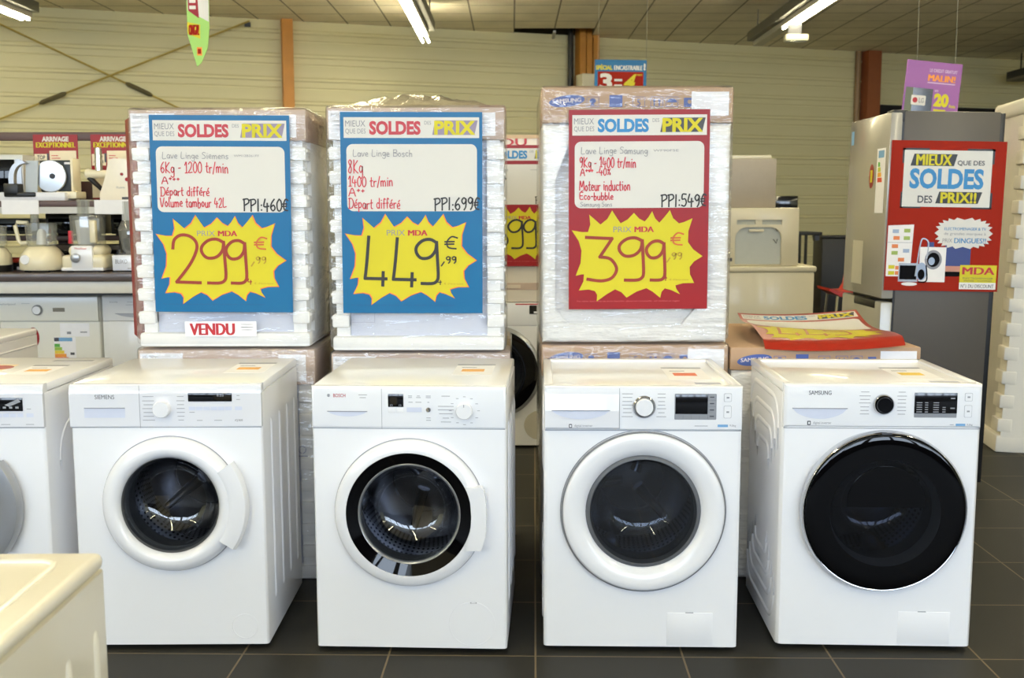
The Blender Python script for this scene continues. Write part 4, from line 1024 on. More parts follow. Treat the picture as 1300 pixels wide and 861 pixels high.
def hanging_signs():
    W = mat('hanging_wire', (150, 148, 136), .5)
    PUR = mat('sign_purple', (140, 82, 150), .4)
    t = thing('hanging_sign', 'purple hanging sign with yellow 20, above the grey fridge', 'sign', (2.69, 7.0, 1.9), 0, 'signs hanging from the ceiling', (0, math.radians(4.5), math.radians(6)))
    P = Pic(t, -.185, .42, .375, .52, -.003); MB().box(-.185, .19, -.003, .003, -.1, .42).build('panel', PUR, t)
    WL = mat('print_lilac_white', (214, 190, 216), .5); OG = mat('print_amber', (226, 140, 40), .5)
    P.text('white_lettering', WL, 'LE CREDIT GRATUIT', .42, .085, .92, .125, 1, .02); P.text('orange_lettering', OG, 'MALIN!', .4, .155, .9, .235, 1, .06); P.rect('underline', WL, .4, .25, .9, .26, 1)
    P.rect('printed_screen', SCREEN, .03, .33, .52, .63, 1); P.rect('screen_shine', mat('screen_green_grey', (96, 102, 84), .5), .03, .33, .16, .63, 2); P.rect('screen_frame', WL, .03, .63, .52, .64, 1); P.rect('screen_frame', WL, .07, .65, .1, .66, 1); P.rect('screen_frame', WL, .47, .65, .5, .66, 1)
    P.rect('logo_card', WHITE, .14, .42, .4, .54, 3, r=.02); P.ell('logo_disc', SRED, .21, .48, .045, .033, 4); P.text('logo_letters', GREY, 'LG', .28, .45, .37, .51, 4, .02)
    P.text('white_lettering', WL, 'en', .55, .335, .61, .36, 1); P.text('yellow_lettering', YEL, '20', .55, .375, .82, .54, 1, .06); P.text('yellow_lettering', YEL, 'fois', .83, .5, .95, .54, 1, .03)
    P.rect('yellow_lettering', YEL, .56, .57, .78, .595, 1); P.rect('white_lettering', WL, .78, .585, .95, .595, 1); P.rect('yellow_lettering', YEL, .83, .615, .95, .63, 1); P.rect('white_lettering', WL, .56, .61, .83, .62, 1); P.done()
    for x in (-.12, .14): MB().tube([(x, 0, .42), (x-.15, 0, 2.12)], .0012, 5).build('wire', W, t)
    t = thing('hanging_sign', 'blue and red hanging sign reading 3 = 4, behind the 399 euro stack', 'sign', (1.0, 10.0, 2.3), 0, 'signs hanging from the ceiling', (0, math.radians(.5), math.radians(3)))
    MB().box(-.24, .24, -.004, .004, -.15, .445).build('panel', BLUE, t)
    P = Pic(t, -.24, .445, .48, .595, -.004)
    P.text('yellow_lettering', YEL, 'SPÉCIAL', .02, .07, .34, .155, 1, .05); P.text('white_lettering', WHITE, 'ENCASTRABLE', .37, .085, .92, .155, 1, .05); P.text('white_lettering', WHITE, '!', .94, .05, .98, .155, 1, .06)
    P.rect('red_panel', ORED, .06, .18, .94, .9, 1); P.text('white_lettering', WHITE, '3', .1, .205, .34, .46, 2, .04); P.rect('white_lettering', WHITE, .38, .29, .53, .325, 2); P.rect('white_lettering', WHITE, .38, .375, .53, .41, 2)
    P.text('yellow_lettering', YEL, '4', .56, .215, .8, .46, 2, .03, .3); P.text('yellow_lettering', YEL, 'OFFERT', .76, .215, .92, .24, 2, .02); P.done()
    for x in (-.21, .235): MB().tube([(x, 0, .44), (x, 0, 1.74)], .0015, 5).build('wire', W, t)
    GN = mat('flag_green', (150, 196, 92), .45, var=.08, scale=8)
    t = thing('hanging_flag', 'green pointed paper flag hanging from the ceiling, above the left stack', 'flag', (-1.72, 6.0, 2.165), 0, 'signs hanging from the ceiling')
    pts = [(-.012, 0), (.012, .02), (.05, .1), (.062, .2), (.066, .5), (.05, .75), (-.05, .75), (-.06, .5), (-.058, .17)]
    MB().prism(pts, -.002, .002).build('panel', GN, t, 0)
    P = Pic(t, -.065, .75, .13, .75, -.002); 
    P.poly('white_field', WHITE, [(.12, .05), (.99, .05), (1.0, .33), (.97, .68), (.1, .60), (.08, .33)], 1)
    P.poly('red_field', RED, [(.07, .1), (.42, .1), (.56, .655), (.12, .60)], 2); P.rect('white_lettering', WHITE, .17, .52, .44, .545, 3); P.rect('white_lettering', WHITE, .17, .565, .44, .59, 3); P.ell('white_lettering', WHITE, .3, .44, .14, .045, 3)
    P.poly('yellow_tag', YEL, [(.05, .68), (.6, .70), (.58, .80), (.05, .765)], 1); P.text('red_lettering', ORED, 'ONGA!', .1, .70, .55, .775, 2, .04)
    P.rect('yellow_tag', OG, .42, .86, .64, .92, 1); P.rect('red_lettering', ORED, .46, .872, .6, .908, 2); P.done()
    MB().tube([(0, 0, .74), (0, 0, 1.87)], .0012, 5).build('wire', W, t)
# ------------------------------------------------------------------ kitchen shelf at the left
BROWN = mat('brown_frame', (84, 62, 56), .45, var=.05); RAIL = mat('rail_grey', (196, 194, 188), .4, var=.02)
CLEAR = glass('clear_plastic', (240, 242, 240), .97, .05, haze=.16, hazergb=(248, 248, 242), spec=.06)
def shelf_unit():
    t = thing('shelf_unit', 'brown framed rack above the worktop at the left, holding small appliances', 'shelf', (-3.0, 6.25, 0))
    MB().box(-1.6, 1.2, 0, .45, 1.40, 1.435, r=.003).build('shelf', BROWN, t)
    MB().box(-1.6, 1.2, -.004, .012, 1.362, 1.40).build('price_rail', RAIL, t)
    MB().box(-1.6, 1.2, .42, .47, 1.81, 1.86, r=.003).build('top_rail', BROWN, t)
    for x in (-1.5, -.66, .16, .54, 1.1): MB().box(x, x+.058, .43, .47, 1.03, 1.815, r=.003).build('upright', BROWN, t)
    MB().box(-1.6, 1.2, .30, .47, 1.195, 1.225, r=.003).build('shelf', BROWN, t)
    MB().box(-1.6, 1.2, .455, .465, 1.44, 1.56, r=.003).build('back_rail', BROWN, t)
    for i, (x0, x1, lb) in enumerate(((.03, .245, 'white price card on the rail under the slicer'), (.57, .80, 'white price card on the rail above the tall food processor'))):
        k = MB().box(x0-3.0, x1-3.0, 6.238, 6.245, 1.358, 1.44).build('price_card', PAPER); tag(k, lb, 'card', 'price cards on the shelf rail')

def arrival_posters():
    for x, lb in ((-2.955, 'red and yellow arrival poster left of the meat grinder, behind the slicer'), (-2.60, 'red and yellow arrival poster right above the meat grinder, partly behind the left stack')):
        t = thing('arrival_poster', lb, 'poster', (x, 6.66, 1.45), 0, 'arrival posters on the rack', (math.radians(-1), 0, 0))
        P = Pic(t, 0, .395, .275, .395, -.002); MB().box(0, .275, -.002, .002, 0, .395).build('panel', RED, t)
        P.text('white_lettering', WHITE, 'ARRIVAGE', .2, .03, .8, .11, 1, .05); P.text('yellow_lettering', YEL, 'EXCEPTIONNEL', .06, .12, .95, .2, 1, .06)
        P.rect('white_card', mat('poster_cream', (230, 216, 184), .5), .36, .25, .96, .62, 1); P.rect('white_card', mat('poster_cream', (230, 216, 184), .5), .02, .30, .33, .48, 1); P.rect('white_card', mat('poster_cream', (230, 216, 184), .5), .0, .56, .34, .98, 1); P.rect('white_card', mat('poster_cream', (230, 216, 184), .5), .36, .68, .96, .95, 1)
        P.text('black_lettering', DINK, 'TOP', .08, .32, .26, .385, 2, .03); P.text('black_lettering', DINK, 'AFFAIRE', .05, .4, .28, .44, 2, .02); P.rect('black_lettering', DINK, .3, .29, .345, .43, 2)
        for y, a in ((.32, .55), (.36, .6), (.44, .7), (.5, .78), (.55, .66)): P.rect('red_lettering', MARKR, .4, y, a, y+.012, 2)
        P.done()

def processors():
    g = 'food processors on the worktop'
    def base(lb, x, m=CREAM): return thing('food_processor', lb, 'food processor', (x, 6.28, 1.022), 0, g)
    # squat machine with a loop handle
    t = base('cream food processor with side loop handle, second from the left edge', -2.765)
    MB().lathe([(0, .012), (.122, .012), (.128, .02), (.127, .07), (.118, .1), (.095, .13), (.075, .148), (.0, .15)], 48, (0, 0, 0), 'z').build('motor_base', CREAM, t, 50)
    b = MB().lathe([(.07, .15), (.082, .155), (.09, .285), (.0, .288)], 48, (0, 0, 0), 'z').build('bowl', CLEAR, t, 50)
    MB().lathe([(.0, .16), (.03, .16), (.025, .23), (.012, .25), (0, .25)], 20, (0, 0, 0), 'z').build('blade_hub', PLASTIC, t)
    MB().prism([(-.06, .2), (.055, .175), (.06, .185), (-.05, .215)], -.006, .006).build('blade', CHROME, t)
    MB().lathe([(.024, .288), (.022, .39), (.02, .39), (.02, .288)], 24, (-.035, 0, 0), 'z').build('feed_tube', CLEAR, t)
    MB().tube([(-.075, 0, .285), (-.14, 0, .29), (-.152, 0, .27), (-.135, 0, .18), (-.12, 0, .165), (-.08, 0, .17)], .0125, 8).build('handle', CREAM, t, 60)
    MB().lathe([(.028, -.128), (.026, -.137), (0, -.138)], 24, (-.05, .01, .075)).build('dial', PLASTIC, t)
    for sx in (-1, 1): MB().lathe([(0, 0), (.018, 0), (.018, .014), (0, .014)], 12, (sx*.07, -.05, 0), 'z').build('foot', RUBBER, t)
    # tall machine
    t = base('cream food processor with tall feed tube, beside the squat one', -2.49)
    MB().box(-.125, .125, -.1, .1, .012, .10, r=.02, seg=3).box(-.095, .11, -.085, .085, .09, .155, r=.03, seg=3).build('motor_base', CREAM, t, 40)
    MB().box(-.128, .12, -.104, .1, .008, .03, r=.008).box(-.065, .06, -.108, .0, .02, .155, r=.008).build('front_plate', PLASTIC, t)
    MB().lathe([(.026, -.11), (.026, -.125), (.02, -.128), (0, -.128)], 24, (-.035, 0, .085)).build('dial', SILVER, t)
    MB().lathe([(.085, .155), (.095, .16), (.1, .318), (.098, .33), (0, .332)], 48, (0, 0, 0), 'z').build('bowl', CLEAR, t, 50)
    MB().lathe([(.0, .16), (.05, .16), (.06, .3), (0, .31)], 24, (-.01, 0, 0), 'z').build('inner_basket', mat('milky_plastic', (214, 216, 220), .4), t, 50)
    MB().lathe([(.05, .33), (.05, .42), (.046, .42), (.046, .33)], 24, (-.01, 0, 0), 'z').build('feed_tube', CLEAR, t, 50)
    MB().box(.045, .08, -.1, -.06, .17, .3, r=.008).build('handle', CREAM, t)
    MB().box(-.095, -.075, -.06, -.03, .165, .24, r=.004).build('sticker', MARKR, t)
    q = mm(t, -.109); q.text('lettering', MARKR, 'Moulinex', -.04, -.145, .03, -.133, 1); q.done()
    for sx in (-1, 1): MB().lathe([(0, 0), (.018, 0), (.018, .014), (0, .014)], 12, (sx*.09, -.06, 0), 'z').build('foot', RUBBER, t)
    # silver blender, half hidden
    t = base('white and silver blender half hidden by the left stack, rightmost on the worktop', -2.235)
    MB().box(-.09, .1, -.09, .09, .008, .1, r=.008).build('motor_base', mat('blender_white', (222, 226, 238), .2, coat=.5), t)
    q = mm(t, -.0905); q.text('lettering', INK, 'BLIXO', -.07, -.075, .0, -.05, 1); q.rect('panel_line', SEAM, .0, -.025, .08, -.02, 1); q.done()
    MB().lathe([(.05, .1), (.07, .13), (.085, .25), (.06, .3), (0, .3)], 32, (.01, 0, 0), 'z').build('jug', CLEAR, t, 50)
    MB().lathe([(0, .11), (.03, .11), (.036, .24), (0, .25)], 20, (-.03, -.02, 0), 'z').build('blade_column', BLACK, t, 50)
    b = MB().lathe([(.055, .3), (.055, .41), (.0, .412)], 32, (.01, 0, 0), 'z')
    for i in range(16): a = 2*PI*i/16; b.tube([(.01+.056*math.cos(a), .056*math.sin(a), .3), (.01+.056*math.cos(a), .056*math.sin(a), .41)], .003, 6)
    b.build('ribbed_cup', mat('cup_grey', (176, 178, 176), .3, coat=.4), t, 40)
    MB().box(-.088, .098, -.088, .088, 0, .008).build('foot', RUBBER, t)
    t = base('cream food processor with black foot, cut by the left edge', -3.075)
    MB().lathe([(0, .04), (.118, .04), (.122, .05), (.115, .1), (.09, .14), (0, .145)], 48, (0, 0, 0), 'z').build('motor_base', CREAM, t, 50)
    MB().lathe([(0, 0), (.12, 0), (.122, .04), (0, .041)], 48, (0, 0, 0), 'z').build('foot_ring', BLACK, t)
    MB().lathe([(.08, .145), (.095, .15), (.1, .27), (0, .272)], 48, (0, 0, 0), 'z').build('bowl', CLEAR, t, 50)
    t = thing('small_appliance', 'small red and black appliance on the worktop left of the squat processor', 'appliance', (-3.0, 6.46, 1.022))
    MB().box(-.06, .12, -.05, .05, 0, .045, r=.012).build('body', BLACK, t); MB().box(-.07, .09, -.04, .05, .045, .075, r=.012).build('lid', mat('lid_red', (180, 60, 44), .4), t); MB().box(.02, .1, -.055, -.05, .004, .022, r=.004).build('front_tab', PAPER, t)

def shelf_appliances():
    t = thing('meat_slicer', 'meat slicer with a round steel blade and black carriage on the upper shelf', 'slicer', (-2.78, 6.36, 1.436))
    MB().box(-.24, .17, -.09, .12, 0, .05, r=.006).build('base', mat('pale_base', (222, 222, 226), .35), t); MB().box(.1, .22, -.05, .1, .012, .055, r=.006).build('base_end', CREAM, t)
    MB().box(-.02, .17, .02, .12, .05, .24, r=.012).build('motor_block', mat('dark_teal', (38, 46, 50), .4), t); MB().box(.13, .165, .014, .02, .215, .228, r=.003).build('badge', PAPER, t); MB().box(.17, .185, .0, .12, .05, .25, r=.006).build('side_plate', CREAM, t)
    MB().lathe([(.094, -.005), (.09, -.012), (.03, -.016), (0, -.016)], 56, (.055, 0, .145)).build('blade', mat('spun_steel', (200, 204, 208), .3, .85), t, 50); MB().lathe([(.017, -.015), (.015, -.024), (0, -.025)], 20, (.07, 0, .145)).build('blade_hub', BLACK, t)
    MB().prism([(-.09, .03), (-.02, .03), (-.005, .235), (-.075, .235)], -.03, -.02).build('guard_plate', mat('clear_grey', (176, 182, 184), .3), t)
    pts = [(-.165, .1)]+[(-.165+.085*(1-math.cos(math.radians(a))), .13+.105*math.sin(math.radians(a))) for a in range(0, 91, 15)]
    inn = [(-.06, .22)]+[(-.135+.06*(1-math.cos(math.radians(a))), .13+.085*math.sin(math.radians(a))) for a in range(75, -1, -15)]+[(-.135, .1)]
    MB().prism(pts+inn, -.07, -.03).build('thumb_guard', SILVER, t, 40)
    MB().box(-.185, -.1, -.1, -.02, .03, .1, r=.006).box(-.185, .0, -.1, -.02, .022, .05, r=.008).build('carriage', BLACK, t)
    t = thing('meat_grinder', 'white electric meat grinder with red buttons and steel tray tube', 'meat grinder', (-2.27, 6.4, 1.436))
    MB().prism([(-.16, .0), (.12, .0), (.12, .2), (.06, .235), (-.07, .25), (-.1, .235), (-.13, .12), (-.16, .04)], -.07, .07).build('body', mat('grinder_cream', (232, 222, 198), .35, coat=.3), t, 50)
    for x, z, r in ((-.025, .155, .009), (.005, .125, .012)): MB().lathe([(r, -.07), (r*.9, -.077), (0, -.078)], 20, (x, 0, z)).build('button', RED, t)
    MB().lathe([(.03, -.26), (.034, -.25), (.026, -.22), (.022, -.1)], 24, (0, 0, .158), 'x').build('outlet_tube', CREAM, t, 40)
    MB().lathe([(0, -.262), (.026, -.262)], 24, (0, 0, .158), 'x').build('outlet_plate', BLACK, t)
    MB().lathe([(.022, .18), (.021, .31), (.018, .31), (.018, .18)], 24, (-.185, 0, 0), 'z').build('feed_tube', CHROME, t, 40)
    q = mm(t, -.0705); q.text('lettering', INK, 'Moulinex', -.06, -.085, -.01, -.072, 1); q.rect('slot', DINK, -.03, -.022, .06, -.008, 1); q.done()
    def oven(lb, x, z, w, h, frame, d=.3, y=6.5):
        t = thing('microwave_oven', lb, 'microwave', (x, y, z), 0, 'microwave ovens on the rack')
        MB().box(-w/2, w/2, 0, d, 0.01, h, r=.006).build('body', frame, t); MB().box(-w/2+.02, w/2-.05, -.008, 0, .03, h-.03, r=.004).build('door', BLACKG, t)
        MB().box(w/2-.045, w/2-.01, -.006, 0, .03, h-.03).build('control_panel', SILVER, t)
        for sx in (-1, 1): MB().box(sx*w*.4-.015, sx*w*.4+.015, .02, .05, 0, .01).build('foot', RUBBER, t)
    oven('black microwave in silver frame on the upper shelf, at the left edge', -3.17, 1.436, .44, .28, mat('pale_metal', (196, 196, 190), .4, .3))
    oven('black oven behind the feed tube of the squat food processor', -2.69, 1.226, .34, .135, BLACK, .22, 6.56)
    oven('dark oven left behind the rack, at the left edge under the shelf', -3.1, 1.226, .4, .105, mat('dark_green_grey', (44, 46, 38), .5), .22, 6.56)
    oven('black oven behind the silver blender, under the shelf', -2.28, 1.226, .36, .13, BLACK, .22, 6.56)
    oven('dark low toaster oven on the worktop behind the tall food processor', -2.60, 1.022, .5, .15, mat('toaster_dark', (70, 60, 52), .5), .2, 6.5)

def worktop_row():
    t = thing('worktop', 'long dark brown worktop over white appliances at the left', 'worktop', (-3.0, 6.1, 0))
    MB().box(-1.6, 1.25, 0, .68, .975, 1.022, r=.004).build('slab', mat('worktop_brown', (78, 66, 62), .35, coat=.2, var=.05), t)
    MB().box(-1.6, 1.25, .02, .04, .905, .972, r=.002).build('front_rail', mat('rail_white', (214, 211, 202), .4), t); MB().box(-1.6, 1.25, .06, .68, .89, .974).build('support', BLACK, t)
    for x in (-1.58, 1.19): MB().box(x, x+.05, .1, .66, 0, .975).build('side_panel', RAIL, t)
    w, h = .6, .885; W2 = mat('dryer_white', (228, 226, 216), .3, coat=.3, var=.01)
    t = thing('tumble_dryer', 'white tumble dryer under the worktop, with a round knob and energy label', 'dryer', (-2.745, 6.28, 0))
    MB().box(-w/2, w/2, 0, .58, .02, h, r=.012, seg=3, axes='yz').build('cabinet', W2, t); MB().box(-w/2+.004, w/2-.004, -.016, .01, .725, h-.004, r=.012, seg=3, axes='x').build('control_panel', W2, t)
    p = t
    knob(t, 'dial', -.06, .795, .025, -.016, .02, PLASTIC, CHROME); MB().box(.03, .1, -.0175, -.01, .785, .808).build('display', mat('grey_lcd', (120, 114, 100), .4), t)
    q = mm(t, -.0165); q.text('lettering', INK, 'whirlpool', -.28, -.835, -.19, -.822, 1); tick_rows(q, 'button_text', INK, -.16, -.1, [-.835]); q.done()
    MB().lathe([(.19, -.001), (.19, -.014), (.17, -.022), (.0, -.024)], 64, (0, 0, .31)).build('door', PLASTIC, t, 50)
    q = mm(t, -.001); q.rect('price_sheet', PAPER, .06, -.715, .235, -.635, 1); q.rect('sheet_print', INK, .1, -.665, .125, -.65, 2); q.rect('sheet_print', INK, .18, -.665, .22, -.658, 2)
    q.rect('energy_label', PAPER, .02, -.632, .15, -.36, 1); q.rect('energy_blue', mat('eco_blue', (110, 160, 205), .5), .05, -.629, .13, -.607, 2); q.rect('energy_dark', DINK, .022, -.629, .05, -.607, 2)
    for i, c in enumerate(((90, 170, 70), (150, 190, 70), (225, 200, 60), (230, 150, 60), (215, 90, 60))): q.rect('energy_stripe', mat('energy_b%d' % i, c, .6), .022, -.592+.02*i, .055+.012*i, -.573+.02*i, 2)
    q.rect('energy_dark', DINK, .115, -.54, .14, -.525, 2); q.ell('round_sticker', RED, -.1, -.63, .035, .06, 1); q.done()
    for x in (-.25, .25): MB().lathe([(0, 0), (.02, 0), (.02, .02), (0, .021)], 14, (x, .06, 0), 'z').build('foot', RUBBER, t)
    W3 = mat('dishwasher_white', (222, 222, 222), .3, coat=.3, var=.01)
    t = thing('dishwasher', 'white dishwasher under the worktop, partly hidden by the left stack', 'dishwasher', (-2.132, 6.28, 0))
    MB().box(-w/2, w/2, .02, .58, .02, h, r=.004).build('cabinet', W3, t); MB().box(-w/2+.003, w/2-.003, -.004, .03, .73, h, r=.008, axes='yz').build('control_panel', W3, t); MB().box(-w/2+.003, w/2-.003, -.002, .03, .1, .727, r=.004).build('door', W3, t); MB().box(-w/2+.01, w/2-.01, .04, .07, .02, .1).build('plinth', BLACK, t)
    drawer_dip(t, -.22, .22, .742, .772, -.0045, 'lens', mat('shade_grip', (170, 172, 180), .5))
    q = mm(t, -.0042); q.text('lettering', INK, 'Candy', -.25, -.845, -.2, -.835, 1); tick_rows(q, 'button_text', INK, -.17, .1, [-.842, -.825]); q.done()

def gap_stack():
    t = far_gap()
    t = thing('packed_washing_machine', 'white carton with red sold strip far back, in the gap between the stacks', 'packed appliance', (-.07, 6.09, .853))
    MB().box(-.34, .34, 0, .6, .0, .94, r=.01).build('carton', mat('carton_cream', (228, 218, 202), .5, var=.02), t); MB().box(-.343, .343, -.003, .6, .07, .11).build('tape_band', CARDP, t)
    MB().box(-.34, .34, -.004, .01, .925, .945).build('top_tape', mat('tape_tan', (196, 164, 120), .4), t)
    q = mm(t, -.0045); q.text('sold_lettering', SRED, 'VENDU', -.19, -.925, .155, -.885, 1, .04); q.rect('carton_label', mat('label_cream2', (214, 200, 180), .5), -.2, -.1, .12, -.08, 2); q.done()

# ------------------------------------------------------------------ the room
def quad(name, pts, m):
    b = MB(); b.bm.faces.new([b.bm.verts.new(p) for p in pts]); return struct(b.build(name, m, None, 0, False))

def grid_material(name, base, line, bw, bh, off, rot, mortar, rough, var, bump=.0, crossfade=None, spec=.5):
    m = bpy.data.materials.new(name); m.use_nodes = True; nt = m.node_tree; L = nt.links; b = nt.nodes['Principled BSDF']
    tc = nt.nodes.new('ShaderNodeTexCoord'); mp = nt.nodes.new('ShaderNodeMapping'); mp.vector_type = 'POINT'
    mp.inputs['Rotation'].default_value = (0, 0, rot); mp.inputs['Location'].default_value = off
    br = nt.nodes.new('ShaderNodeTexBrick'); br.offset = 0; br.squash = 1
    br.inputs['Scale'].default_value = 1; br.inputs['Brick Width'].default_value = bw; br.inputs['Row Height'].default_value = bh; br.inputs['Mortar Size'].default_value = mortar; br.inputs['Mortar Smooth'].default_value = .1
    c = lin(base); br.inputs['Color1'].default_value = tuple(v*(1-var) for v in c[:3])+(1,); br.inputs['Color2'].default_value = tuple(v*(1+var) for v in c[:3])+(1,); br.inputs['Mortar'].default_value = lin(line)
    L.new(tc.outputs['Object'], mp.inputs[0]); L.new(mp.outputs[0], br.inputs['Vector'])
    no = nt.nodes.new('ShaderNodeTexNoise'); no.inputs['Scale'].default_value = 2.2; no.inputs['Detail'].default_value = 6; L.new(tc.outputs['Object'], no.inputs['Vector'])
    rm = nt.nodes.new('ShaderNodeMapRange'); rm.inputs['To Min'].default_value = .82; rm.inputs['To Max'].default_value = 1.18; L.new(no.outputs['Fac'], rm.inputs['Value'])
    mx = nt.nodes.new('ShaderNodeMix'); mx.data_type = 'RGBA'; mx.blend_type = 'MULTIPLY'; mx.inputs[0].default_value = 1
    L.new(br.outputs['Color'], mx.inputs[6]); L.new(rm.outputs[0], mx.inputs[7]); L.new(mx.outputs[2], b.inputs['Base Color'])
    b.inputs['Roughness'].default_value = rough; b.inputs['Specular IOR Level'].default_value = spec
    if bump:
        bp = nt.nodes.new('ShaderNodeBump'); bp.inputs['Strength'].default_value = bump; bp.inputs['Distance'].default_value = .003; bp.invert = True
        L.new(br.outputs['Fac'], bp.inputs['Height']); L.new(bp.outputs[0], b.inputs['Normal'])
    return m

CH = 4.05; WA = (-6.405, 14.425); WROT = math.atan2(5.091, 15.033)
def wallpt(x, y=0): return (WA[0]+x*math.cos(WROT)-y*math.sin(WROT), WA[1]+x*math.sin(WROT)+y*math.cos(WROT))
def onwall(o): o.location = (WA[0], WA[1], 0); o.rotation_euler = (0, 0, WROT); return o

def room():
    X0, X1, Y0, Y1 = -10.2, 11.6, -6.0, 21.0
    quad('floor', [(X0, Y0, 0), (X1, Y0, 0), (X1, Y1, 0), (X0, Y1, 0)], grid_material('slate_tiles', (43, 42, 38), (104, 92, 72), .4575, .4575, (-.005, -3.165+.4575*7, 0), math.radians(1.2), .0032, .55, .1, .3, spec=.18))
    TM = grid_material("ceiling_tiles", (246, 238, 218), (132, 124, 106), .6, .6, (-.04, 0, 0), 0, .010, .8, .02, .2)
    hx0, hx1, hy0 = .04, 1.24, 16.2
    b = MB()
    for x0, x1, y0, y1 in ((X0, hx0, Y0, Y1), (hx1, X1, Y0, Y1), (hx0, hx1, Y0, hy0)): b.bm.faces.new([b.bm.verts.new(p) for p in ((x0, y0, CH), (x0, y1, CH), (x1, y1, CH), (x1, y0, CH))])
    b.build('ceiling', TM, None, 0, False)['kind'] = 'structure'
    DV = mat('void_shade', (60, 54, 44), .9)  # dark lining colour carries the shade inside the open ceiling void
    struct(MB().box(hx0, hx1, hy0, 17.2, CH+.5, CH+.52).box(hx0, hx1, 17.2, 17.22, CH-.1, CH+.5).box(hx0-.02, hx0, hy0, 17.2, CH+.01, CH+.5).box(hx1, hx1+.02, hy0, 17.2, CH+.01, CH+.5).box(hx0, hx1, hy0-.02, hy0, CH+.01, CH+.5).build('trim_1', DV))
    struct(MB().box(.62, .66, hy0, 17.0, CH-.06, CH-.03, M=Matrix.Translation((0, 0, 0))).build('trim_2', RAIL))
    # horizontal siding
    SM = mat('siding_cream', (216, 209, 166), .5, var=.03, scale=1.5); b = MB(); prof = []; z = 0
    while z < CH-.2:
        prof += [(0, z), (0, z+.13), (.012, z+.138), (.012, z+.15), (0, z+.158), (0, z+.235), (-.016, z+.245), (-.016, z+.262), (.014, z+.27), (.014, z+.29), (0, z+.30)]; z += .33
    prof = [p for p in prof if p[1] < CH-.02]+[(0, CH+.01)]
    A = [b.bm.verts.new((-4.2, y, zz)) for y, zz in prof]; B = [b.bm.verts.new((19.2, y, zz)) for y, zz in prof]
    for i in range(len(prof)-1): b.bm.faces.new((A[i], B[i], B[i+1], A[i+1]))
    struct(onwall(b.build('wall_back', SM, None, 0, False)))
    struct(MB().box(X0-.12, X0, Y0, wallpt(-4)[1], 0, CH).build('wall_left', SM)); struct(MB().box(X1, X1+.12, Y0, 21, 0, CH).build('wall_right', SM))
    # shop front behind the camera: posts, sill, header and open glazing bays
    FM = mat('shopfront_grey', (120, 122, 126), .4, .3)
    struct(MB().box(X0, X1, Y0-.12, Y0, 3.9, CH).build('trim_10', mat('header_cream', (190, 184, 168), .6)))
    struct(MB().box(X0, X1, Y0-.12, Y0, 0, 1.8).build('wall_front', mat('front_wall_brown', (58, 54, 50), .7)))
    n = 7; wv = (X1-X0)/n
    for i in range(n):
        a = X0+wv*i; f = MB()
        f.box(a, a+.2, Y0-.1, Y0, 1.8, 3.9).box(a+wv-.2, a+wv, Y0-.1, Y0, 1.8, 3.9).box(a, a+wv, Y0-.1, Y0, 1.8, 1.88).box(a, a+wv, Y0-.1, Y0, 3.83, 3.9).box(a+wv/2-.09, a+wv/2+.09, Y0-.1, Y0, 1.8, 3.9)
        struct(f.build('window_%d' % (i+1), FM))
    # timber posts and the bracing on the back wall
    WD = mat('orange_timber', (196, 134, 52), .5, var=.16, scale=5); WDR = mat('red_timber', (150, 84, 48), .5, var=.16, scale=5)
    b = MB().box(3.31, 3.46, -.16, 0, 0, CH).lathe([(.03, -.165), (.03, -.161), (0, -.161)], 12, (3.39, 0, 3.93))
    struct(onwall(b.build('trim_3', WD)))
    for i, (a, c) in enumerate(((7.80, 7.895), (7.91, 8.0), (8.02, 8.12))): struct(onwall(MB().box(a, c, -.22, 0, 0, CH+.3).build('trim_%d' % (4+i), WD)))
    struct(onwall(MB().tube([(7.70, -.08, 0), (7.70, -.08, CH+.3)], .045, 10).build('trim_7', BLACK)))
    struct(onwall(MB().box(13.08, 13.34, -.2, 0, 0, CH).build('trim_8', WDR))); struct(onwall(MB().tube([(12.98, -.05, 0), (12.98, -.05, CH)], .05, 10).build('trim_9', mat('conduit_tan', (150, 120, 84), .5))))
    struct(onwall(MB().box(13.36, 17.0, -.06, .02, 0, 3.17).build('doorway_shade', mat('opening_shade', (14, 13, 14), .8))))  # solid black slab; the darkness of the unlit opening is its colour
    RODM = mat('brace_yellow', (190, 168, 92), .4, .3)
    for (p, q, s, lb) in (((-.74, 4.0), (3.2, 2.18), 1.38, 'thin yellow brace rod falling to the right across the back wall, ends behind left stack'), ((-3.4, 1.24), (2.87, 4.0), .29, 'thin yellow brace rod rising to the right across the back wall, from the left edge')):
        t = thing('brace_rod', lb, 'rod', (WA[0], WA[1], 0), WROT, 'bracing on the back wall')
        yb = -.05 if s > 1 else -.11; f = lambda x: (x, yb, p[1]+(q[1]-p[1])*(x-p[0])/(q[0]-p[0]))
        MB().tube([f(p[0]), f(q[0])], .013, 8).build('rod', RODM, t)
        MB().tube([f(s-.17), f(s-.13), f(s+.13), f(s+.17)], [.014, .032, .032, .014], 8).build('turnbuckle', mat('dark_galvanised', (112, 104, 76), .4, .5), t)
        MB().box(q[0]-.06, q[0]+.02, -.06, -.01, q[1]-.07, q[1]-.01).build('end_bracket', DINK, t)
    t = thing('air_unit', 'white wall air unit with a black grille, at the foot of the triple timber post', 'air conditioner', (WA[0], WA[1], 0), WROT)
    MB().box(7.72, 8.5, -.5, -.23, 2.75, 3.43, r=.02).build('body', CREAM, t); MB().box(7.92, 8.46, -.51, -.49, 2.85, 3.34).build('grille', BLACK, t)
    g = MB()
    for k in range(8): g.box(7.92, 8.46, -.52, -.5, 2.87+.06*k, 2.885+.06*k)
    g.build('louvre', DINK, t)

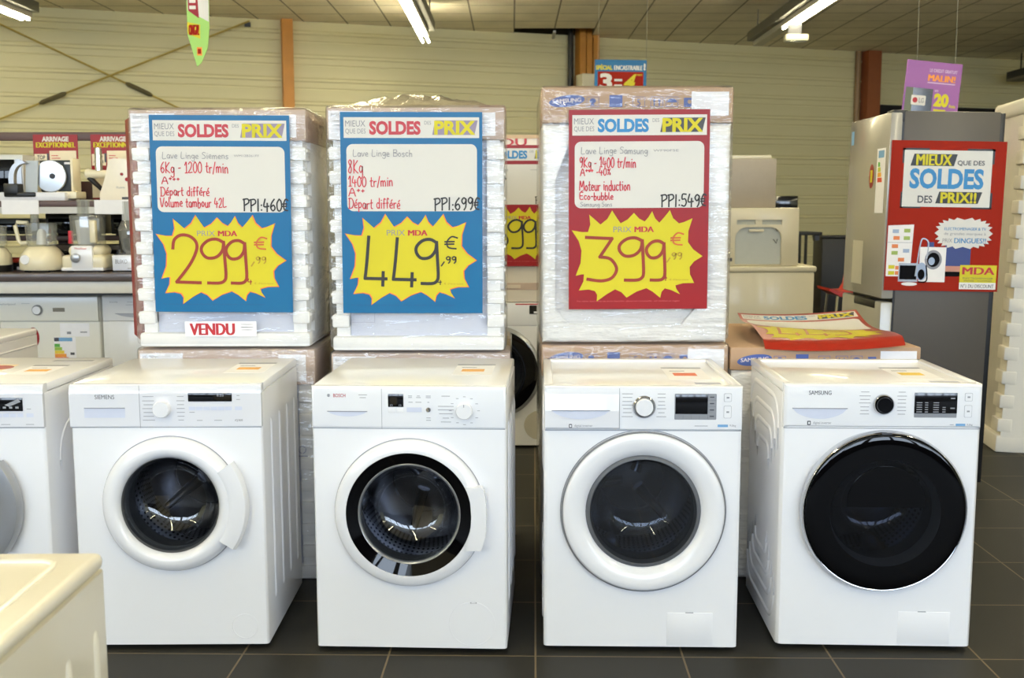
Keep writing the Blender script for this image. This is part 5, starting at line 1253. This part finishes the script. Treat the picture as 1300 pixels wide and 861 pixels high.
def lights():
    CZ = 3.835; TUBE = emit('fluorescent_tube', (253, 240, 198), 55)
    DK = mat('channel_dark', (92, 92, 88), .5); RF = mat('reflector_white', (208, 204, 194), .4)
    spec = ((-5.73, -3.6, 12.95, 12.9, 'strip light at the upper left corner, its bright tube ending near the wall'), (-1.15, -3.6, 14.3, 14.65, 'bright strip light at top, left of centre, above the 449 euro stack'), (3.43, -3.6, 15.2, 13.62, 'long strip light at top right, dark beyond the end of its tube'))
    for x, a, b, tb, lb in spec:
        t = thing('strip_light', lb, 'ceiling light', (x, 0, 0), 0, 'fluorescent strip lights')
        s = -1 if x > -2.5 and x > 0 else 1
        MB().box(s*.05, s*.15, a, b, CZ-.13, CZ-.01, r=.004).build('channel', DK, t); MB().box(-.065, .065, a, b, CZ-.195, CZ-.13, r=.004).build('reflector', RF, t)
        for k in range(6): MB().tube([(s*.12, a+1+(b-a-1.5)*k/5, CZ-.01), (s*.12, a+1+(b-a-1.5)*k/5, CH-.004)], .008, 6).build('hanger', DK, t)
        n = int((tb-a)/1.5)
        for i in range(n):
            y1 = tb-1.5*i; y0 = y1-1.46
            MB().tube([(-.04+.0, y0, CZ-.215), (-.04+.0, y1, CZ-.215)], .016, 8).tube([(.04, y0, CZ-.215), (.04, y1, CZ-.215)], .016, 8).build('tube', TUBE, t)
    t = thing('strip_light', 'strip light at the far right edge, visible end dark, unseen lit tubes added', 'ceiling light', (8.9, 0, 0), 0, 'fluorescent strip lights')
    MB().box(-.25, .0, -4, 19.0, CH-.42, CH-.30).build('channel', BLACK, t); MB().box(-.25, .3, -4, 19.0, CH-.46, CH-.42).build('reflector', mat('reflector_grey', (120, 116, 104), .5), t)  # reflector coloured darker than on the other strips
    for i in range(13): MB().tube([(-.1, 15.5-1.5*i, CH-.485), (-.1, 14.04-1.5*i, CH-.485)], .016, 8).build('tube', TUBE, t)  # lit tubes out of view, added to brighten the right side
    for y in (-3, 2, 8, 12, 16, 18.8): MB().tube([(-.1, y, CH-.30), (-.1, y, CH)], .012, 6).build('hanger', BLACK, t)
    t = thing('emergency_light', 'small pale emergency light box hanging under the right strip light', 'emergency light', (3.44, 13.2, 3.40))
    MB().box(-.14, .14, -.06, .06, 0, .075, r=.012).build('body', mat('emergency_cream', (222, 218, 190), .4), t); MB().box(-.12, .12, -.05, .05, -.012, .0, r=.005).build('lens', CLEAR, t); MB().box(-.1, .06, -.02, .02, .075, .20).build('bracket', DINK, t)
    # daylight through the shop front
    l = bpy.data.lights.new('daylight', 'AREA'); l.shape = 'RECTANGLE'; l.size = 21.0; l.size_y = 2.1; l.energy = 1680; l.color = (.70, .83, 1.0)
    o = bpy.data.objects.new('daylight', l); COL.objects.link(o); o.location = (.7, -6.4, 2.85); o.rotation_euler = (math.radians(90), 0, 0)
    w = bpy.data.worlds.new('sky'); S.world = w; w.use_nodes = True; nt = w.node_tree; bg = nt.nodes['Background']
    sk = nt.nodes.new('ShaderNodeTexSky'); sk.sky_type = 'HOSEK_WILKIE'; sk.turbidity = 6; nt.links.new(sk.outputs[0], bg.inputs[0]); bg.inputs[1].default_value = .6

def camera():
    c = bpy.data.cameras.new('camera'); o = bpy.data.objects.new('camera', c); COL.objects.link(o); S.camera = o
    c.sensor_fit = 'HORIZONTAL'; c.sensor_width = 36; c.lens = 36*1350/1300; c.clip_start = .05; c.clip_end = 100
    o.matrix_world = Matrix.Translation((0, 0, 1.378)) @ Matrix.Rotation(math.radians(90-6.92), 4, 'X') @ Matrix.Rotation(math.radians(-.1), 4, 'Z')
    c.dof.use_dof = True; c.dof.focus_distance = 3.35; c.dof.aperture_fstop = 6.3
    v = S.view_settings; v.view_transform = 'Standard'; v.look = 'None'; v.exposure = 0.0; v.gamma = 1; v.use_curve_mapping = False
    cy = S.cycles; cy.max_bounces = 10; cy.transparent_max_bounces = 24; cy.glossy_bounces = 5; cy.diffuse_bounces = 8; cy.caustics_reflective = False; cy.caustics_refractive = False; cy.use_denoising = True; cy.sample_clamp_indirect = 6

room(); lights()
siemens(); bosch(); ecobubble(); addwash(); leftmost(); near_corner(); behind_left()
stacks(); price_signs()
fridge(); poster(); foam_column(); middle_right(); hanging_signs()
shelf_unit(); arrival_posters(); processors(); shelf_appliances(); worktop_row(); gap_stack()
camera()
